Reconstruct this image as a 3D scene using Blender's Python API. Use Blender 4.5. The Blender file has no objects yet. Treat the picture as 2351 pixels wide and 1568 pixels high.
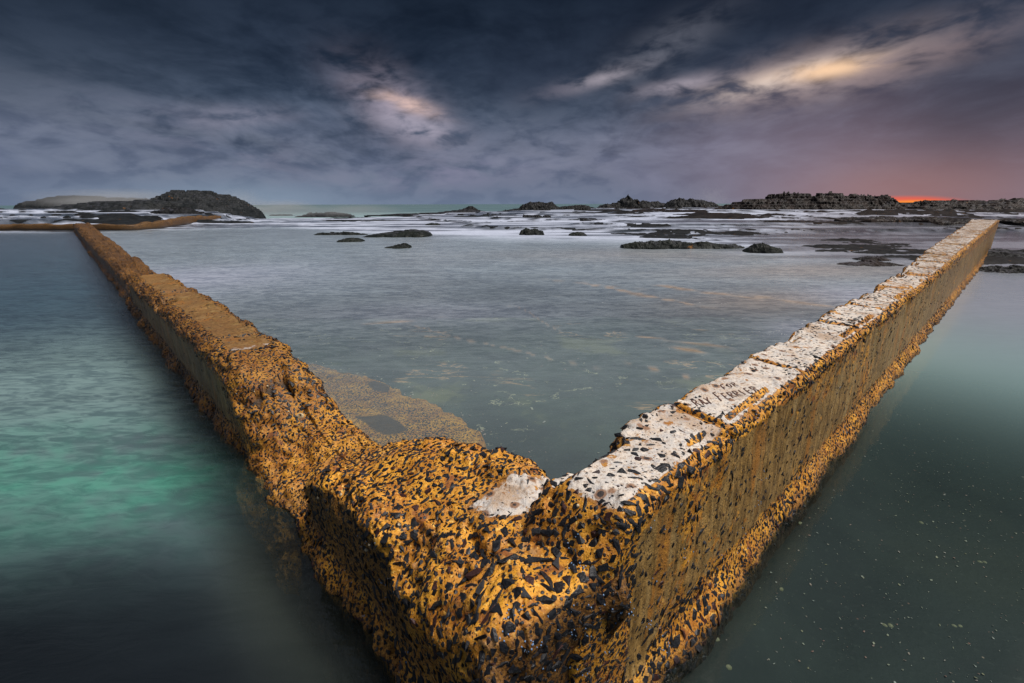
import bpy, bmesh, math, random
import numpy as np
random.seed(7); rng = np.random.default_rng(7)
sc = bpy.context.scene; COL = sc.collection
PI = math.pi
# ------------------------------------------------------------ camera model
FOC = 16/36; CAMH = 1.5; PITCH = math.radians(16.81); ROLL = math.radians(-0.15)
def ray(px, py):
    a = (px-1175.5)/2351; b = -(py-784)/2351
    c, s = math.cos(ROLL), math.sin(ROLL); a, b = a*c-b*s, a*s+b*c
    cp, sp = math.cos(PITCH), -math.sin(PITCH)
    return np.array([a, FOC*cp-b*sp, FOC*sp+b*cp])
def ground(px, py, z=0.0):
    d = ray(px, py); t = (z-CAMH)/d[2]; return np.array([0, 0, CAMH])+t*d
def at_depth(px, py, Y):
    d = ray(px, py); return np.array([0, 0, CAMH])+d*(Y/d[1])
cam = bpy.data.objects.new('camera', bpy.data.cameras.new('camera')); COL.objects.link(cam)
cam.data.sensor_width = 36; cam.data.lens = 16; cam.data.clip_end = 30000; cam.data.clip_start = 0.02
from mathutils import Matrix, Vector
cam.matrix_world = Matrix.Translation((0, 0, CAMH)) @ Matrix.Rotation(PI/2-PITCH, 4, 'X') @ Matrix.Rotation(ROLL, 4, 'Z')
sc.camera = cam
# ------------------------------------------------------------ numpy noise
def _h(ix, iy, iz, seed):
    h = (ix.astype(np.int64)*374761393 + iy.astype(np.int64)*668265263 + iz.astype(np.int64)*2147483647 + seed*974634777) & 0xffffffff
    h = ((h ^ (h >> 13))*1274126177) & 0xffffffff
    h = ((h ^ (h >> 16))*2246822519) & 0xffffffff
    return ((h ^ (h >> 15)) & 0xffffff)/float(0xffffff)*2-1
def vn(x, y, z=0.0, seed=0):
    x, y, z = np.broadcast_arrays(np.asarray(x, float), np.asarray(y, float), np.asarray(z, float))
    fx, fy, fz = np.floor(x), np.floor(y), np.floor(z)
    u, v, w = x-fx, y-fy, z-fz
    u = u*u*u*(u*(u*6-15)+10); v = v*v*v*(v*(v*6-15)+10); w = w*w*w*(w*(w*6-15)+10)
    r = 0
    for i in (0, 1):
        for j in (0, 1):
            for k in (0, 1):
                r = r + _h(fx+i, fy+j, fz+k, seed)*(u if i else 1-u)*(v if j else 1-v)*(w if k else 1-w)
    return r
def fbm(x, y, z=0.0, o=4, seed=0, g=.5):
    r = 0; a = 1; t = 0
    for i in range(o):
        r = r + a*vn(x*2**i+i*17.3, y*2**i-i*9.1, z*2**i+i*4.7, seed+i); t += a; a *= g
    return r/t
def ridge(x, y, z=0.0, o=4, seed=0):
    r = 0; a = 1; t = 0
    for i in range(o):
        r = r + a*(1-np.abs(vn(x*2**i+i*7.3, y*2**i-i*3.1, z*2**i, seed+i))*2); t += a; a *= .5
    return r/t
def sm(a, b, x):
    t = np.clip((x-a)/(b-a), 0, 1); return t*t*(3-2*t)
# ------------------------------------------------------------ objects
def tag(o, label=None, cat=None, group=None, kind=None):
    if label: o['label'] = label
    if cat: o['category'] = cat
    if group: o['group'] = group
    if kind: o['kind'] = kind
    return o
def mesh_np(name, V, F, mat, parent=None, smooth=True, attrs=None, midx=None):
    """V (n,3); F (m,3) or (m,4) ints."""
    me = bpy.data.meshes.new(name)
    V = np.asarray(V, np.float32); F = np.asarray(F, np.int32); k = F.shape[1]
    me.vertices.add(len(V)); me.vertices.foreach_set('co', V.ravel())
    me.loops.add(F.size); me.loops.foreach_set('vertex_index', F.ravel())
    me.polygons.add(len(F)); me.polygons.foreach_set('loop_start', np.arange(0, F.size, k, dtype=np.int32))
    me.polygons.foreach_set('loop_total', np.full(len(F), k, np.int32))
    me.polygons.foreach_set('use_smooth', np.full(len(F), smooth))
    if attrs:
        for n, A in attrs.items():
            A = np.asarray(A, np.float32)
            if A.ndim == 1:
                at = me.attributes.new(n, 'FLOAT', 'POINT'); at.data.foreach_set('value', A)
            else:
                at = me.attributes.new(n, 'FLOAT_COLOR', 'POINT')
                if A.shape[1] == 3: A = np.concatenate([A, np.ones((len(A), 1), np.float32)], 1)
                at.data.foreach_set('color', A.ravel())
    for m in (mat if isinstance(mat, (list, tuple)) else [mat]): me.materials.append(m)
    if midx is not None: me.polygons.foreach_set('material_index', np.asarray(midx, np.int32))
    me.update(); me.validate()
    o = bpy.data.objects.new(name, me); COL.objects.link(o); o.parent = parent
    return o
def grid_faces(nu, nv, closed=False, flip=False):
    i, j = np.meshgrid(np.arange(nu-1), np.arange(nv if closed else nv-1), indexing='ij')
    j2 = (j+1) % nv
    f = np.stack([i*nv+j, (i+1)*nv+j, (i+1)*nv+j2, i*nv+j2], -1).reshape(-1, 4)
    return f[:, ::-1] if flip else f
def empty(name, loc=(0, 0, 0)):
    o = bpy.data.objects.new(name, None); COL.objects.link(o); o.location = loc; o.empty_display_size = .1
    return o
# ------------------------------------------------------------ shader helper
class SX:
    def __init__(s, nt, sock): s.nt, s.s = nt, sock
    def _m(s, op, *a):
        n = s.nt.nodes.new('ShaderNodeMath'); n.operation = op
        for i, v in enumerate((s,)+a):
            if isinstance(v, SX): s.nt.links.new(v.s, n.inputs[i])
            else: n.inputs[i].default_value = v
        return SX(s.nt, n.outputs[0])
    def __add__(s, o): return s._m('ADD', o)
    def __radd__(s, o): return s._m('ADD', o)
    def __sub__(s, o): return s._m('SUBTRACT', o)
    def __rsub__(s, o): return (s*-1)+o
    def __mul__(s, o): return s._m('MULTIPLY', o)
    def __rmul__(s, o): return s._m('MULTIPLY', o)
    def __truediv__(s, o): return s._m('DIVIDE', o)
    def pw(s, e): return s._m('POWER', e)
    def ab(s): return s._m('ABSOLUTE')
    def mx(s, o): return s._m('MAXIMUM', o)
    def mn(s, o): return s._m('MINIMUM', o)
    def gt(s, o): return s._m('GREATER_THAN', o)
    def sm(s, a, b, lo=0., hi=1.):
        n = s.nt.nodes.new('ShaderNodeMapRange'); n.interpolation_type = 'SMOOTHSTEP'
        if a > b: a, b, lo, hi = b, a, hi, lo
        s.nt.links.new(s.s, n.inputs[0])
        for i, v in enumerate((a, b, lo, hi)): n.inputs[i+1].default_value = v
        return SX(s.nt, n.outputs[0])
class NT:
    def __init__(s, nt): s.nt = nt
    def node(s, t, **kw):
        n = s.nt.nodes.new(t)
        for k, v in kw.items(): setattr(n, k, v)
        return n
    def put(s, inp, v):
        if isinstance(v, SX): s.nt.links.new(v.s, inp)
        elif v is not None:
            if isinstance(v, (tuple, list)) and len(v) == 3 and inp.type == 'RGBA': v = (*v, 1)
            inp.default_value = v
    def geo(s, out='Position'): return SX(s.nt, s.node('ShaderNodeNewGeometry').outputs[out])
    def attr(s, name, out='Fac'):
        n = s.node('ShaderNodeAttribute'); n.attribute_name = name; return SX(s.nt, n.outputs[out])
    def sep(s, v):
        n = s.node('ShaderNodeSeparateXYZ'); s.put(n.inputs[0], v); return [SX(s.nt, o) for o in n.outputs]
    def comb(s, x, y, z):
        n = s.node('ShaderNodeCombineXYZ')
        for i, v in enumerate((x, y, z)): s.put(n.inputs[i], v)
        return SX(s.nt, n.outputs[0])
    def mapv(s, v, scale=(1, 1, 1), loc=(0, 0, 0), rot=(0, 0, 0)):
        n = s.node('ShaderNodeMapping'); s.put(n.inputs[0], v); n.inputs[1].default_value = loc; n.inputs[2].default_value = rot; n.inputs[3].default_value = scale
        return SX(s.nt, n.outputs[0])
    def noise(s, v, scale=1., detail=4., rough=.5, dist=0., out=0):
        n = s.node('ShaderNodeTexNoise'); s.put(n.inputs['Vector'], v)
        n.inputs['Scale'].default_value = scale; n.inputs['Detail'].default_value = detail
        n.inputs['Roughness'].default_value = rough; n.inputs['Distortion'].default_value = dist
        return SX(s.nt, n.outputs[out])
    def voro(s, v, scale=1., feature='F1', rnd=1., out='Distance'):
        n = s.node('ShaderNodeTexVoronoi', feature=feature); s.put(n.inputs['Vector'], v)
        n.inputs['Scale'].default_value = scale; n.inputs['Randomness'].default_value = rnd
        return SX(s.nt, n.outputs[out])
    def mix(s, f, a, b, mode='MIX'):
        n = s.node('ShaderNodeMix', data_type='RGBA', blend_type=mode); s.put(n.inputs[0], f); s.put(n.inputs[6], a); s.put(n.inputs[7], b)
        return SX(s.nt, n.outputs[2])
    def ramp(s, f, stops):
        n = s.node('ShaderNodeValToRGB'); s.put(n.inputs[0], f); e = n.color_ramp.elements
        while len(e) < len(stops): e.new(.5)
        for q, (p, c) in zip(e, stops): q.position = p; q.color = (*c, 1)
        return SX(s.nt, n.outputs[0])
    def bump(s, h, strength=.5, dist=.01, normal=None):
        n = s.node('ShaderNodeBump'); s.put(n.inputs['Height'], h); n.inputs['Strength'].default_value = strength; n.inputs['Distance'].default_value = dist
        if normal is not None: s.put(n.inputs['Normal'], normal)
        return SX(s.nt, n.outputs[0])
    def pbsdf(s, **kw):
        n = s.node('ShaderNodeBsdfPrincipled')
        for k, v in kw.items(): s.put(n.inputs[k.replace('_', ' ')], v)
        return SX(s.nt, n.outputs[0])
    def mixs(s, f, a, b):
        n = s.node('ShaderNodeMixShader'); s.put(n.inputs[0], f); s.nt.links.new(a.s, n.inputs[1]); s.nt.links.new(b.s, n.inputs[2]); return SX(s.nt, n.outputs[0])
    def out(s, sh):
        n = s.node('ShaderNodeOutputMaterial'); s.nt.links.new(sh.s, n.inputs[0])
def material(name):
    m = bpy.data.materials.new(name); m.use_nodes = True; m.node_tree.nodes.clear(); return m, NT(m.node_tree)
def lin(r, g, b):
    f = lambda c: (c/255/12.92 if c/255 <= .04045 else ((c/255+.055)/1.055)**2.4)
    return (f(r), f(g), f(b))
# ------------------------------------------------------------ materials
def dark_stone():
    m, n = material('black aggregate stone'); p = n.geo()
    c = n.mix(n.noise(p, 90, 3).sm(.35, .65), (.006, .0065, .009), (.016, .017, .021))
    rnd = n.geo('Random Per Island')
    c = n.mix(rnd.sm(.90, .97, 0, .8), c, (.055, .018, .014))
    c = n.mix(rnd.sm(0, .12, .5, 0), c, (.07, .07, .075))
    n.out(n.pbsdf(Base_Color=c, Roughness=n.noise(p, 60, 2).sm(.3, .7, .35, .65), Specular_IOR_Level=.35, Normal=n.bump(n.noise(p, 160, 4), .6, .004)))
    return m
def concrete(name='weathered orange concrete', sub=False):
    """orange algae-stained concrete. attr m: R white, G olive face, B dark stain with painted vignette; attr ag: small stone density; attr far"""
    m, n = material(name); p = n.geo()
    w, o, d = n.sep(n.attr('m', 'Color')); wet = n.attr('wet'); ag = n.attr('ag'); far = n.attr('far')
    n1 = n.noise(p, 7, 5, .6); n2 = n.noise(p, 32, 5, .65); n3 = n.noise(p, 140, 3, .6); n4 = n.noise(p, 3.1, 3)
    c = n.mix(n1.sm(.40, .62), (.48, .185, .009), (.78, .36, .026))
    c = n.mix(n2.sm(.50, .70), c, (.36, .105, .008))
    c = n.mix((n2*.5+n4*.5).sm(.54, .66, 0, .6), c, (.52, .33, .15))       # pale sandy mortar
    c = n.mix(n3.sm(.57, .70, 0, .5), c, (.85, .55, .18))
    c = n.mix(n3.sm(.44, .34, 0, .75), c, (.12, .04, .006)); c = n.mix(n.noise(p, 55, 3, .6).sm(.60, .68, 0, .7), c, (.95, .60, .14))
    c = n.mix(n.noise(p, 11, 4).sm(.60, .68, 0, .8), c, (.20, .055, .012))
    # stained dark face, and painted vignette along the left wall
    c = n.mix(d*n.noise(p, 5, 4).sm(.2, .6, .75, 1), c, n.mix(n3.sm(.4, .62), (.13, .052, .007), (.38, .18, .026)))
    # smooth olive tan face with vertical streaks
    ps = n.mapv(p, (1, 1, .16)); st = n.noise(ps, 38, 4, .7); st2 = n.noise(ps, 9, 4, .7)
    fc = n.mix(st.sm(.38, .62), (.17, .090, .016), (.42, .245, .065))
    fc = n.mix(st2.sm(.5, .68, 0, .8), fc, (.46, .31, .12))
    fc = n.mix(n.noise(ps, 6, 3, .6).sm(.56, .66, 0, .9), fc, (.44, .18, .02))
    fc = n.mix(n3.sm(.60, .66, 0, .8), fc, (.05, .03, .012))
    fm = (o+(n.noise(p, 13, 6, .7)-.5)*2.0+(n.noise(ps, 5, 4, .6)-.5)*.8).sm(.40, .54)
    c = n.mix(fm, c, fc)
    # white worn screed on the top
    wsh = n.mix(n.noise(p, 20, 5, .7).sm(.35, .65), (.55, .52, .49), (.77, .68, .58))
    wsh = n.mix(n.noise(p, 75, 5, .7).sm(.50, .64, 0, .8), wsh, (.30, .20, .13)); wsh = n.mix(n.noise(p, 5, 5, .65).sm(.48, .66, 0, .65), wsh, (.34, .20, .10))
    wsh = n.mix(n.voro(p, 60).sm(.16, .26, .8, 0), wsh, (.36, .34, .36))
    spot = (n.noise(p, 15, 5, .7)*.7+n.noise(p, 3.2, 3)*.3)
    wm = (w-(spot-.515).mx(0)*6.0+(n.noise(p, 26, 5, .6)-.5)*.5).sm(.42, .52)
    c = n.mix(wm, c, wsh)
    hv = n.mapv(p, (1, 1, .3)); hs = n.voro(hv, 15, 'F1', .9)+(n.noise(p, 50, 4)-.5)*.14; hr = n.sep(n.voro(hv, 15, 'F1', .9, 'Color'))[1]
    wsh = n.mix(hs.sm(.20, .31, .85, 0)*hr.gt(.35), wsh, (.22, .09, .03)); wsh = n.mix(hs.sm(.11, .17, .95, 0)*hr.gt(.35), wsh, (.025, .022, .024))
    c = n.mix(wm, c, wsh)
    rim = (w-(spot-.535).mx(0)*6.0).sm(.10, .45)*(1-wm)
    c = n.mix(rim*.7, c, (.30, .13, .035))
    # fine stones in the mortar
    pv = n.mapv(p, (1, 1, .8)); v1 = n.voro(pv, 62, 'F1', 1); r1 = n.sep(n.voro(pv, 62, 'F1', 1, 'Color'))[0]
    v2 = n.voro(pv, 30, 'F1', 1); r2 = n.sep(n.voro(pv, 30, 'F1', 1, 'Color'))[0]
    ds = (v1+n2*.25).sm(.52, .44)*(r1-(1-ag*.65)).sm(-.02, .02)
    ds2 = (v2+n2*.2).sm(.55, .46)*(r2-(1-ag*.6)).sm(-.02, .02)*far
    st = (ds*(1-fm*.6)*(1-wm)).mx(ds2)
    c = n.mix(st, c, (.020, .020, .024))
    c = n.mix(n.attr('age_shade'), c, n.mix(1., c, (.42, .39, .40), 'MULTIPLY'))  # darker by old stain and painted vignette, mostly along the left wall
    c = n.mix(wet*n.noise(p, 12, 4, .6).sm(.25, .5, .8, .97), c, (.010, .009, .007))  # near black for wet foot, drowned slab and painted recess shade
    rgh = n.mix(st, (.62, .62, .62), (.35, .35, .35))
    h = n2*.6+n3*.35+st*.45-wm*.1+n1*.6
    n.out(n.pbsdf(Base_Color=c, Roughness=n.sep(rgh)[0], Normal=n.bump(h, .75, .012)))
    return m
def shelly():
    m, n = material('chalky shell'); p = n.geo()
    r = n.geo('Random Per Island'); c = n.ramp(r, [(0, (.26, .22, .12)), (.4, (.36, .34, .27)), (.7, (.32, .16, .13)), (1, (.42, .42, .38))])
    n.out(n.pbsdf(Base_Color=c, Roughness=.55, Normal=n.bump(n.noise(p, 300, 2), .3, .002))); return m
def rock(name, dry, wet, red=0.):
    m, n = material(name); p = n.geo(); nz = n.sep(n.geo('Normal'))[2]
    a = n.noise(p, 1.1, 7, .68); b = n.noise(p, 7, 6, .7); s_ = n.noise(n.mapv(p, (.3, .3, 3.)), 3, 5, .7)
    c = n.mix(a.sm(.38, .62), dry, wet)
    c = n.mix(s_.sm(.5, .68, 0, .7), c, tuple(x*.35 for x in dry))
    c = n.mix(b.sm(.60, .68, 0, .55), c, (.06, .05, .045))
    c = n.mix(n.noise(p, .9, 5, .7).sm(.66, .72, 0, .8), c, (.24, .10, .015))
    c = n.mix(nz.sm(.80, .95)*n.noise(p, 1.7, 4, .6).sm(.48, .60, 0, .35), c, (.10, .10, .125))          # pale highlight of a thin water film, painted on the flats
    n.out(n.pbsdf(Base_Color=c, Roughness=b.sm(.35, .65, .35, .9), Specular_IOR_Level=.16, Normal=n.bump(a*.5+b*.5+s_*.6, .7, .10)))
    return m
def water_mat():
    """still long-exposure water: clear film, milky suspended foam with painted shade and reflection tones (attr milk colour, alpha = density) and a sky reflection"""
    m, n = material('long exposure sea water'); p = n.geo()
    mk = n.attr('milk', 'Color'); al = n.attr('milk', 'Alpha'); rip = n.attr('rip')
    ps = n.mapv(p, (.55, 1.7, 1), rot=(0, 0, .35))
    r1 = n.noise(ps, 2.2, 5, .62, 1.6); r2 = n.noise(ps, 8, 4, .6, 1.2)
    g = n.node('ShaderNodeBsdfGlossy'); g.inputs['Color'].default_value = (1, 1, 1, 1)
    n.put(g.inputs['Roughness'], rip*.16+.05)
    nb = n.bump((r1*.5+r2*.5)*rip, .55, .05); n.put(g.inputs['Normal'], nb)
    # fine grain bump only where water is ruffled
    tr = n.node('ShaderNodeBsdfTransparent'); tr.inputs['Color'].default_value = (.80, .90, .90, 1)
    df = n.node('ShaderNodeBsdfDiffuse'); n.put(df.inputs['Color'], n.mix((r1*.45+r2*.55).sm(.40, .60)*rip*.85, mk, n.mix(1., mk, (.42, .45, .50), 'MULTIPLY')))
    body = n.mixs(al, SX(m.node_tree, tr.outputs[0]), SX(m.node_tree, df.outputs[0]))
    f = n.node('ShaderNodeFresnel'); f.inputs['IOR'].default_value = 1.333
    n.out(n.mixs(SX(m.node_tree, f.outputs[0])*(1-n.attr('foam')*.85), body, SX(m.node_tree, g.outputs[0])))
    return m
def floor_mat():
    m, n = material('submerged rock floor'); p = n.geo()
    a = n.noise(p, 1.6, 6, .65); b = n.noise(p, 40, 3, .6)
    c = n.mix(a.sm(.35, .65), (.004, .008, .0075), (.012, .018, .015))
    c = n.mix((n.attr('inner')*.8+.2)*n.noise(p, .9, 4, .6).sm(.54, .66, 0, .6), c, (.05, .05, .022))
    wv = n.mapv(p, (.35, 1, 1), rot=(0, 0, -.25)); w = n.noise(wv, 1.5, 5, .6, .8)
    line = (w-.5).ab().sm(.004, .014, 1, 0)
    q1 = (n.noise(n.mapv(p, (.5, 1, 1), rot=(0, 0, .5)), .55, 6, .62, .3)-.5).ab(); cr = q1*1.6
    c = n.mix((n.attr('inner')*.8+.15)*cr.sm(.002, .006, .8, 0), c, (.003, .005, .006))
    c = n.mix(n.attr('inner')*(cr-.007).ab().sm(.001, .004, .5, 0)*n.noise(p, 6, 2).sm(.5, .6), c, (.22, .20, .13))
    c = n.mix(n.attr('inner')*line*n.noise(p, .8, 2).sm(.54, .62)*.7, c, (.16, .09, .045))
    fl = n.voro(p, 26, 'F1'); rr = n.sep(n.voro(p, 26, 'F1', 1, 'Color'))
    c = n.mix(fl.sm(.07, .12, 1, 0)*rr[0].gt(.72)*n.noise(p, 1.2, 3).sm(.45, .6), c, n.mix(rr[1], (.24, .22, .16), (.20, .08, .06)))
    c = n.mix(b.sm(.62, .70, 0, .4), c, (.035, .04, .033))
    c = n.mix(n.attr('inner'), c, n.mix(1., c, (4.6, 4.4, 4.2), 'MULTIPLY'))
    n.out(n.pbsdf(Base_Color=c, Roughness=.8, Normal=n.bump(a+b*.2, .5, .03))); return m
def terrain_mat():
    m, n = material('wet reef rock'); p = n.geo()
    a = n.noise(p, 1.3, 7, .7); b = n.noise(p, 9, 5, .7); x = n.sep(p)[0]
    warm = x.sm(4, 22)
    c = n.mix(warm, n.mix(a.sm(.35, .65), (.006, .007, .008), (.020, .023, .025)), n.mix(a.sm(.35, .65), (.005, .0035, .003), (.018, .012, .010)))
    c = n.mix(n.noise(p, 2.2, 4, .7).sm(.64, .70, 0, .6), c, (.20, .09, .02))
    c = n.mix(b.sm(.62, .68, 0, .4), c, (.06, .055, .055))
    n.out(n.pbsdf(Base_Color=c, Roughness=b.sm(.35, .65, .4, .85), Specular_IOR_Level=.10, Normal=n.bump(a*.4+b*.6, .7, .05))); return m
M_stone = dark_stone(); M_con = concrete(); M_shell = shelly(); M_water = water_mat(); M_floor = floor_mat(); M_ter = terrain_mat()
M_rockc = rock('cold black rock', (.003, .0035, .004), (.013, .014, .015)); M_rockw = rock('warm brown rock', (.005, .0035, .003), (.024, .015, .012))
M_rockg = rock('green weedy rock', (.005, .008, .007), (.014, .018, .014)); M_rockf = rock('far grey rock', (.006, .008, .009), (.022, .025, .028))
# ------------------------------------------------------------ wall frames
def unit(v): v = np.array(v, float); return v/np.hypot(*v)
LA = np.array((-.39, 1.16)); LD = unit((-5.93, 6.18)); LN = np.array((-LD[1], LD[0]))*-1
RA = np.array((.71, 1.30)); RD = unit((8.77, 8.05)); RN = np.array((-RD[1], RD[0]))
FA = np.array((-46.0, 27.6)); FD = unit((30.0, 1.2)); FN = np.array((-FD[1], FD[0]))
def loc2(fr, s, t): A, D, N = fr; return A[0]+D[0]*s+N[0]*t, A[1]+D[1]*s+N[1]*t
LF, RF = (LA, LD, LN), (RA, RD, RN)
def st_of(fr, x, y):
    A, D, N = fr; return (x-A[0])*D[0]+(y-A[1])*D[1], (x-A[0])*N[0]+(y-A[1])*N[1]
def interp(tab, s, k):
    xs = [r[0] for r in tab]; ys = [r[k] for r in tab]; w = .05+.006*np.abs(s)
    return sum(np.interp(s+w*o, xs, ys)*c for o, c in ((-1, .15), (-.5, .22), (0, .26), (.5, .22), (1, .15)))
def stations(s0, s1, near=.0065, rate=.006, c=(0, 0)):
    out = [s0]; 
    while out[-1] < s1: out.append(out[-1]+max(near, rate*abs(out[-1])))
    return np.array(out)
def build_wall(fr, tab, s0, s1, nprof, cap0=.08, cap1=.05, zb=-.42, skirt=.05, near=.0065, rate=.006, seed=1, rough=1., mod=None, masks=None, curve=None):
    """tab rows: s, z outer, z inner, t outer, width, outer radius h, outer radius v, inner radius h, inner radius v.
    returns V grid (ns, nprof, 3) and (S, T) arrays"""
    S_ = stations(s0+cap0, s1-cap1, near, rate)
    # rounded ends: angles then shrinking rings
    e0 = [(s0+cap0*(1-math.sin(a)), 1-cap0*(1-math.cos(a))*1.0, 0) for a in np.linspace(PI/2, .0, 12)]
    rows = []
    q = np.linspace(0, 1, 16)
    flat = [(s0, 1-.16-.84*v) for v in q]
    prof = []
    def add(s, f, ss): prof.append((s, f, ss))
    nfl = 46 if cap0 > .01 else 3
    for v in np.linspace(0, 1, nfl)[:-1]: add(s0, v*.88, s0)
    for a in np.linspace(0, PI/2, 14)[:-1]: add(s0+cap0*(1-math.cos(a)), .88+.12*math.sin(a), s0)
    for s in S_: add(s, 1., s)
    for a in np.linspace(0, PI/2, 8)[1:]: add(s1-cap1+cap1*math.sin(a), .88+.12*math.cos(a), s1)
    for v in np.linspace(1, 0, 12)[1:]: add(s1, v*.88, s1)
    s = np.array([p[0] for p in prof])[:, None]; f = np.array([p[1] for p in prof])[:, None]
    g = lambda k: interp(tab, np.clip(s, s0, s1), k)
    zo, zi, t0, w, roh, rov, rih, riv = [g(k) for k in range(1, 9)]
    # profile parameter: arclength fractions
    a = np.linspace(0, 1, nprof)[None, :]
    n1, n2, n3, n4 = .30, .46, .80, .90     # outer face, outer arc, top, inner arc, inner face
    u1 = np.clip(a/n1, 0, 1); u2 = np.clip((a-n1)/(n2-n1), 0, 1); u3 = np.clip((a-n2)/(n3-n2), 0, 1)
    u4 = np.clip((a-n3)/(n4-n3), 0, 1); u5 = np.clip((a-n4)/(1-n4), 0, 1)
    T = t0+roh*(1-np.cos(u2*PI/2))+(w-roh-rih)*u3+rih*np.sin(u4*PI/2)
    Z = zb+(zo-rov-zb)*u1
    ztop = zo+(zi-zo)*np.clip((T-t0)/w, 0, 1)**.72
    Z = np.where(a >= n1, ztop-rov*(1-np.sin(u2*PI/2))-riv*(1-np.cos(u4*PI/2)), Z)
    Z = np.where(a >= n4, (zi-riv)+(zb-(zi-riv))*u5, Z)
    # rubble skirt on the outer and inner foot
    sk = skirt*(sm(.14, -.02, Z)+1.2*sm(0, -.3, Z)); T = T-sk*sm(.5, .3, a+0*T)+sk*1.5*sm(.85, .95, a+0*T)
    mid = t0+w*.5
    T = mid+(T-mid)*f; Z = zb+(Z-zb)*f
    S = s+0*T; A = a+0*T
    if mod: S, T, Z = mod(S, T, Z, A)
    X, Y = loc2(fr, S, T)
    if curve: X, Y = curve(X, Y)
    V = np.stack([X, Y, Z], -1)
    # normals
    du = np.gradient(V, axis=0); dv = np.gradient(V, axis=1); N = np.cross(dv, du); N /= np.linalg.norm(N, axis=-1, keepdims=True)+1e-9
    ctr = np.stack([*loc2(fr, S, mid+0*T), 0*T], -1)
    sg = np.sign(np.sum(N*(V-ctr)*np.array([1, 1, 1]), -1).sum()); N *= sg if sg else 1
    x, y, z = V[..., 0], V[..., 1], V[..., 2]
    sc_ = 1+np.clip(S, 0, 30)*.04
    dsp = .016*fbm(x*4, y*4, z*4, 3, seed)+.007*fbm(x*19, y*19, z*19, 3, seed+9)+.0026*fbm(x*85, y*85, z*85, 2, seed+20)
    edge = sm(.26, .36, A)*sm(.58, .46, A)+sm(.72, .8, A)*sm(.96, .9, A)
    foot = sm(.16, .02, z)
    rough = rough*(1-.5*sm(.44, .5, A)*sm(.84, .78, A)*sm(2.2, 2.5, S)*sm(7.7, 7.4, S))
    dsp = dsp*rough*(.5+1.1*edge+1.5*foot)*sc_+.012*edge*ridge(x*9, y*9, z*9, 2, seed+4)*rough
    pit = sm(.30, .62, vn(x*15, y*15, z*15, seed+30))*.010+sm(.34, .6, vn(x*33, y*33, z*33, seed+31))*.005
    fac = .020*(np.abs(vn(x*3.1, y*3.1, z*3.1, seed+40))+np.abs(vn(x*6.3, y*6.3, z*6.3, seed+41))*.5-.4)
    V = V+N*(dsp-(pit*(.35+edge+foot)-fac*.9*(.25+edge+foot))*rough)[..., None]
    return V, N, S, T, A
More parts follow.
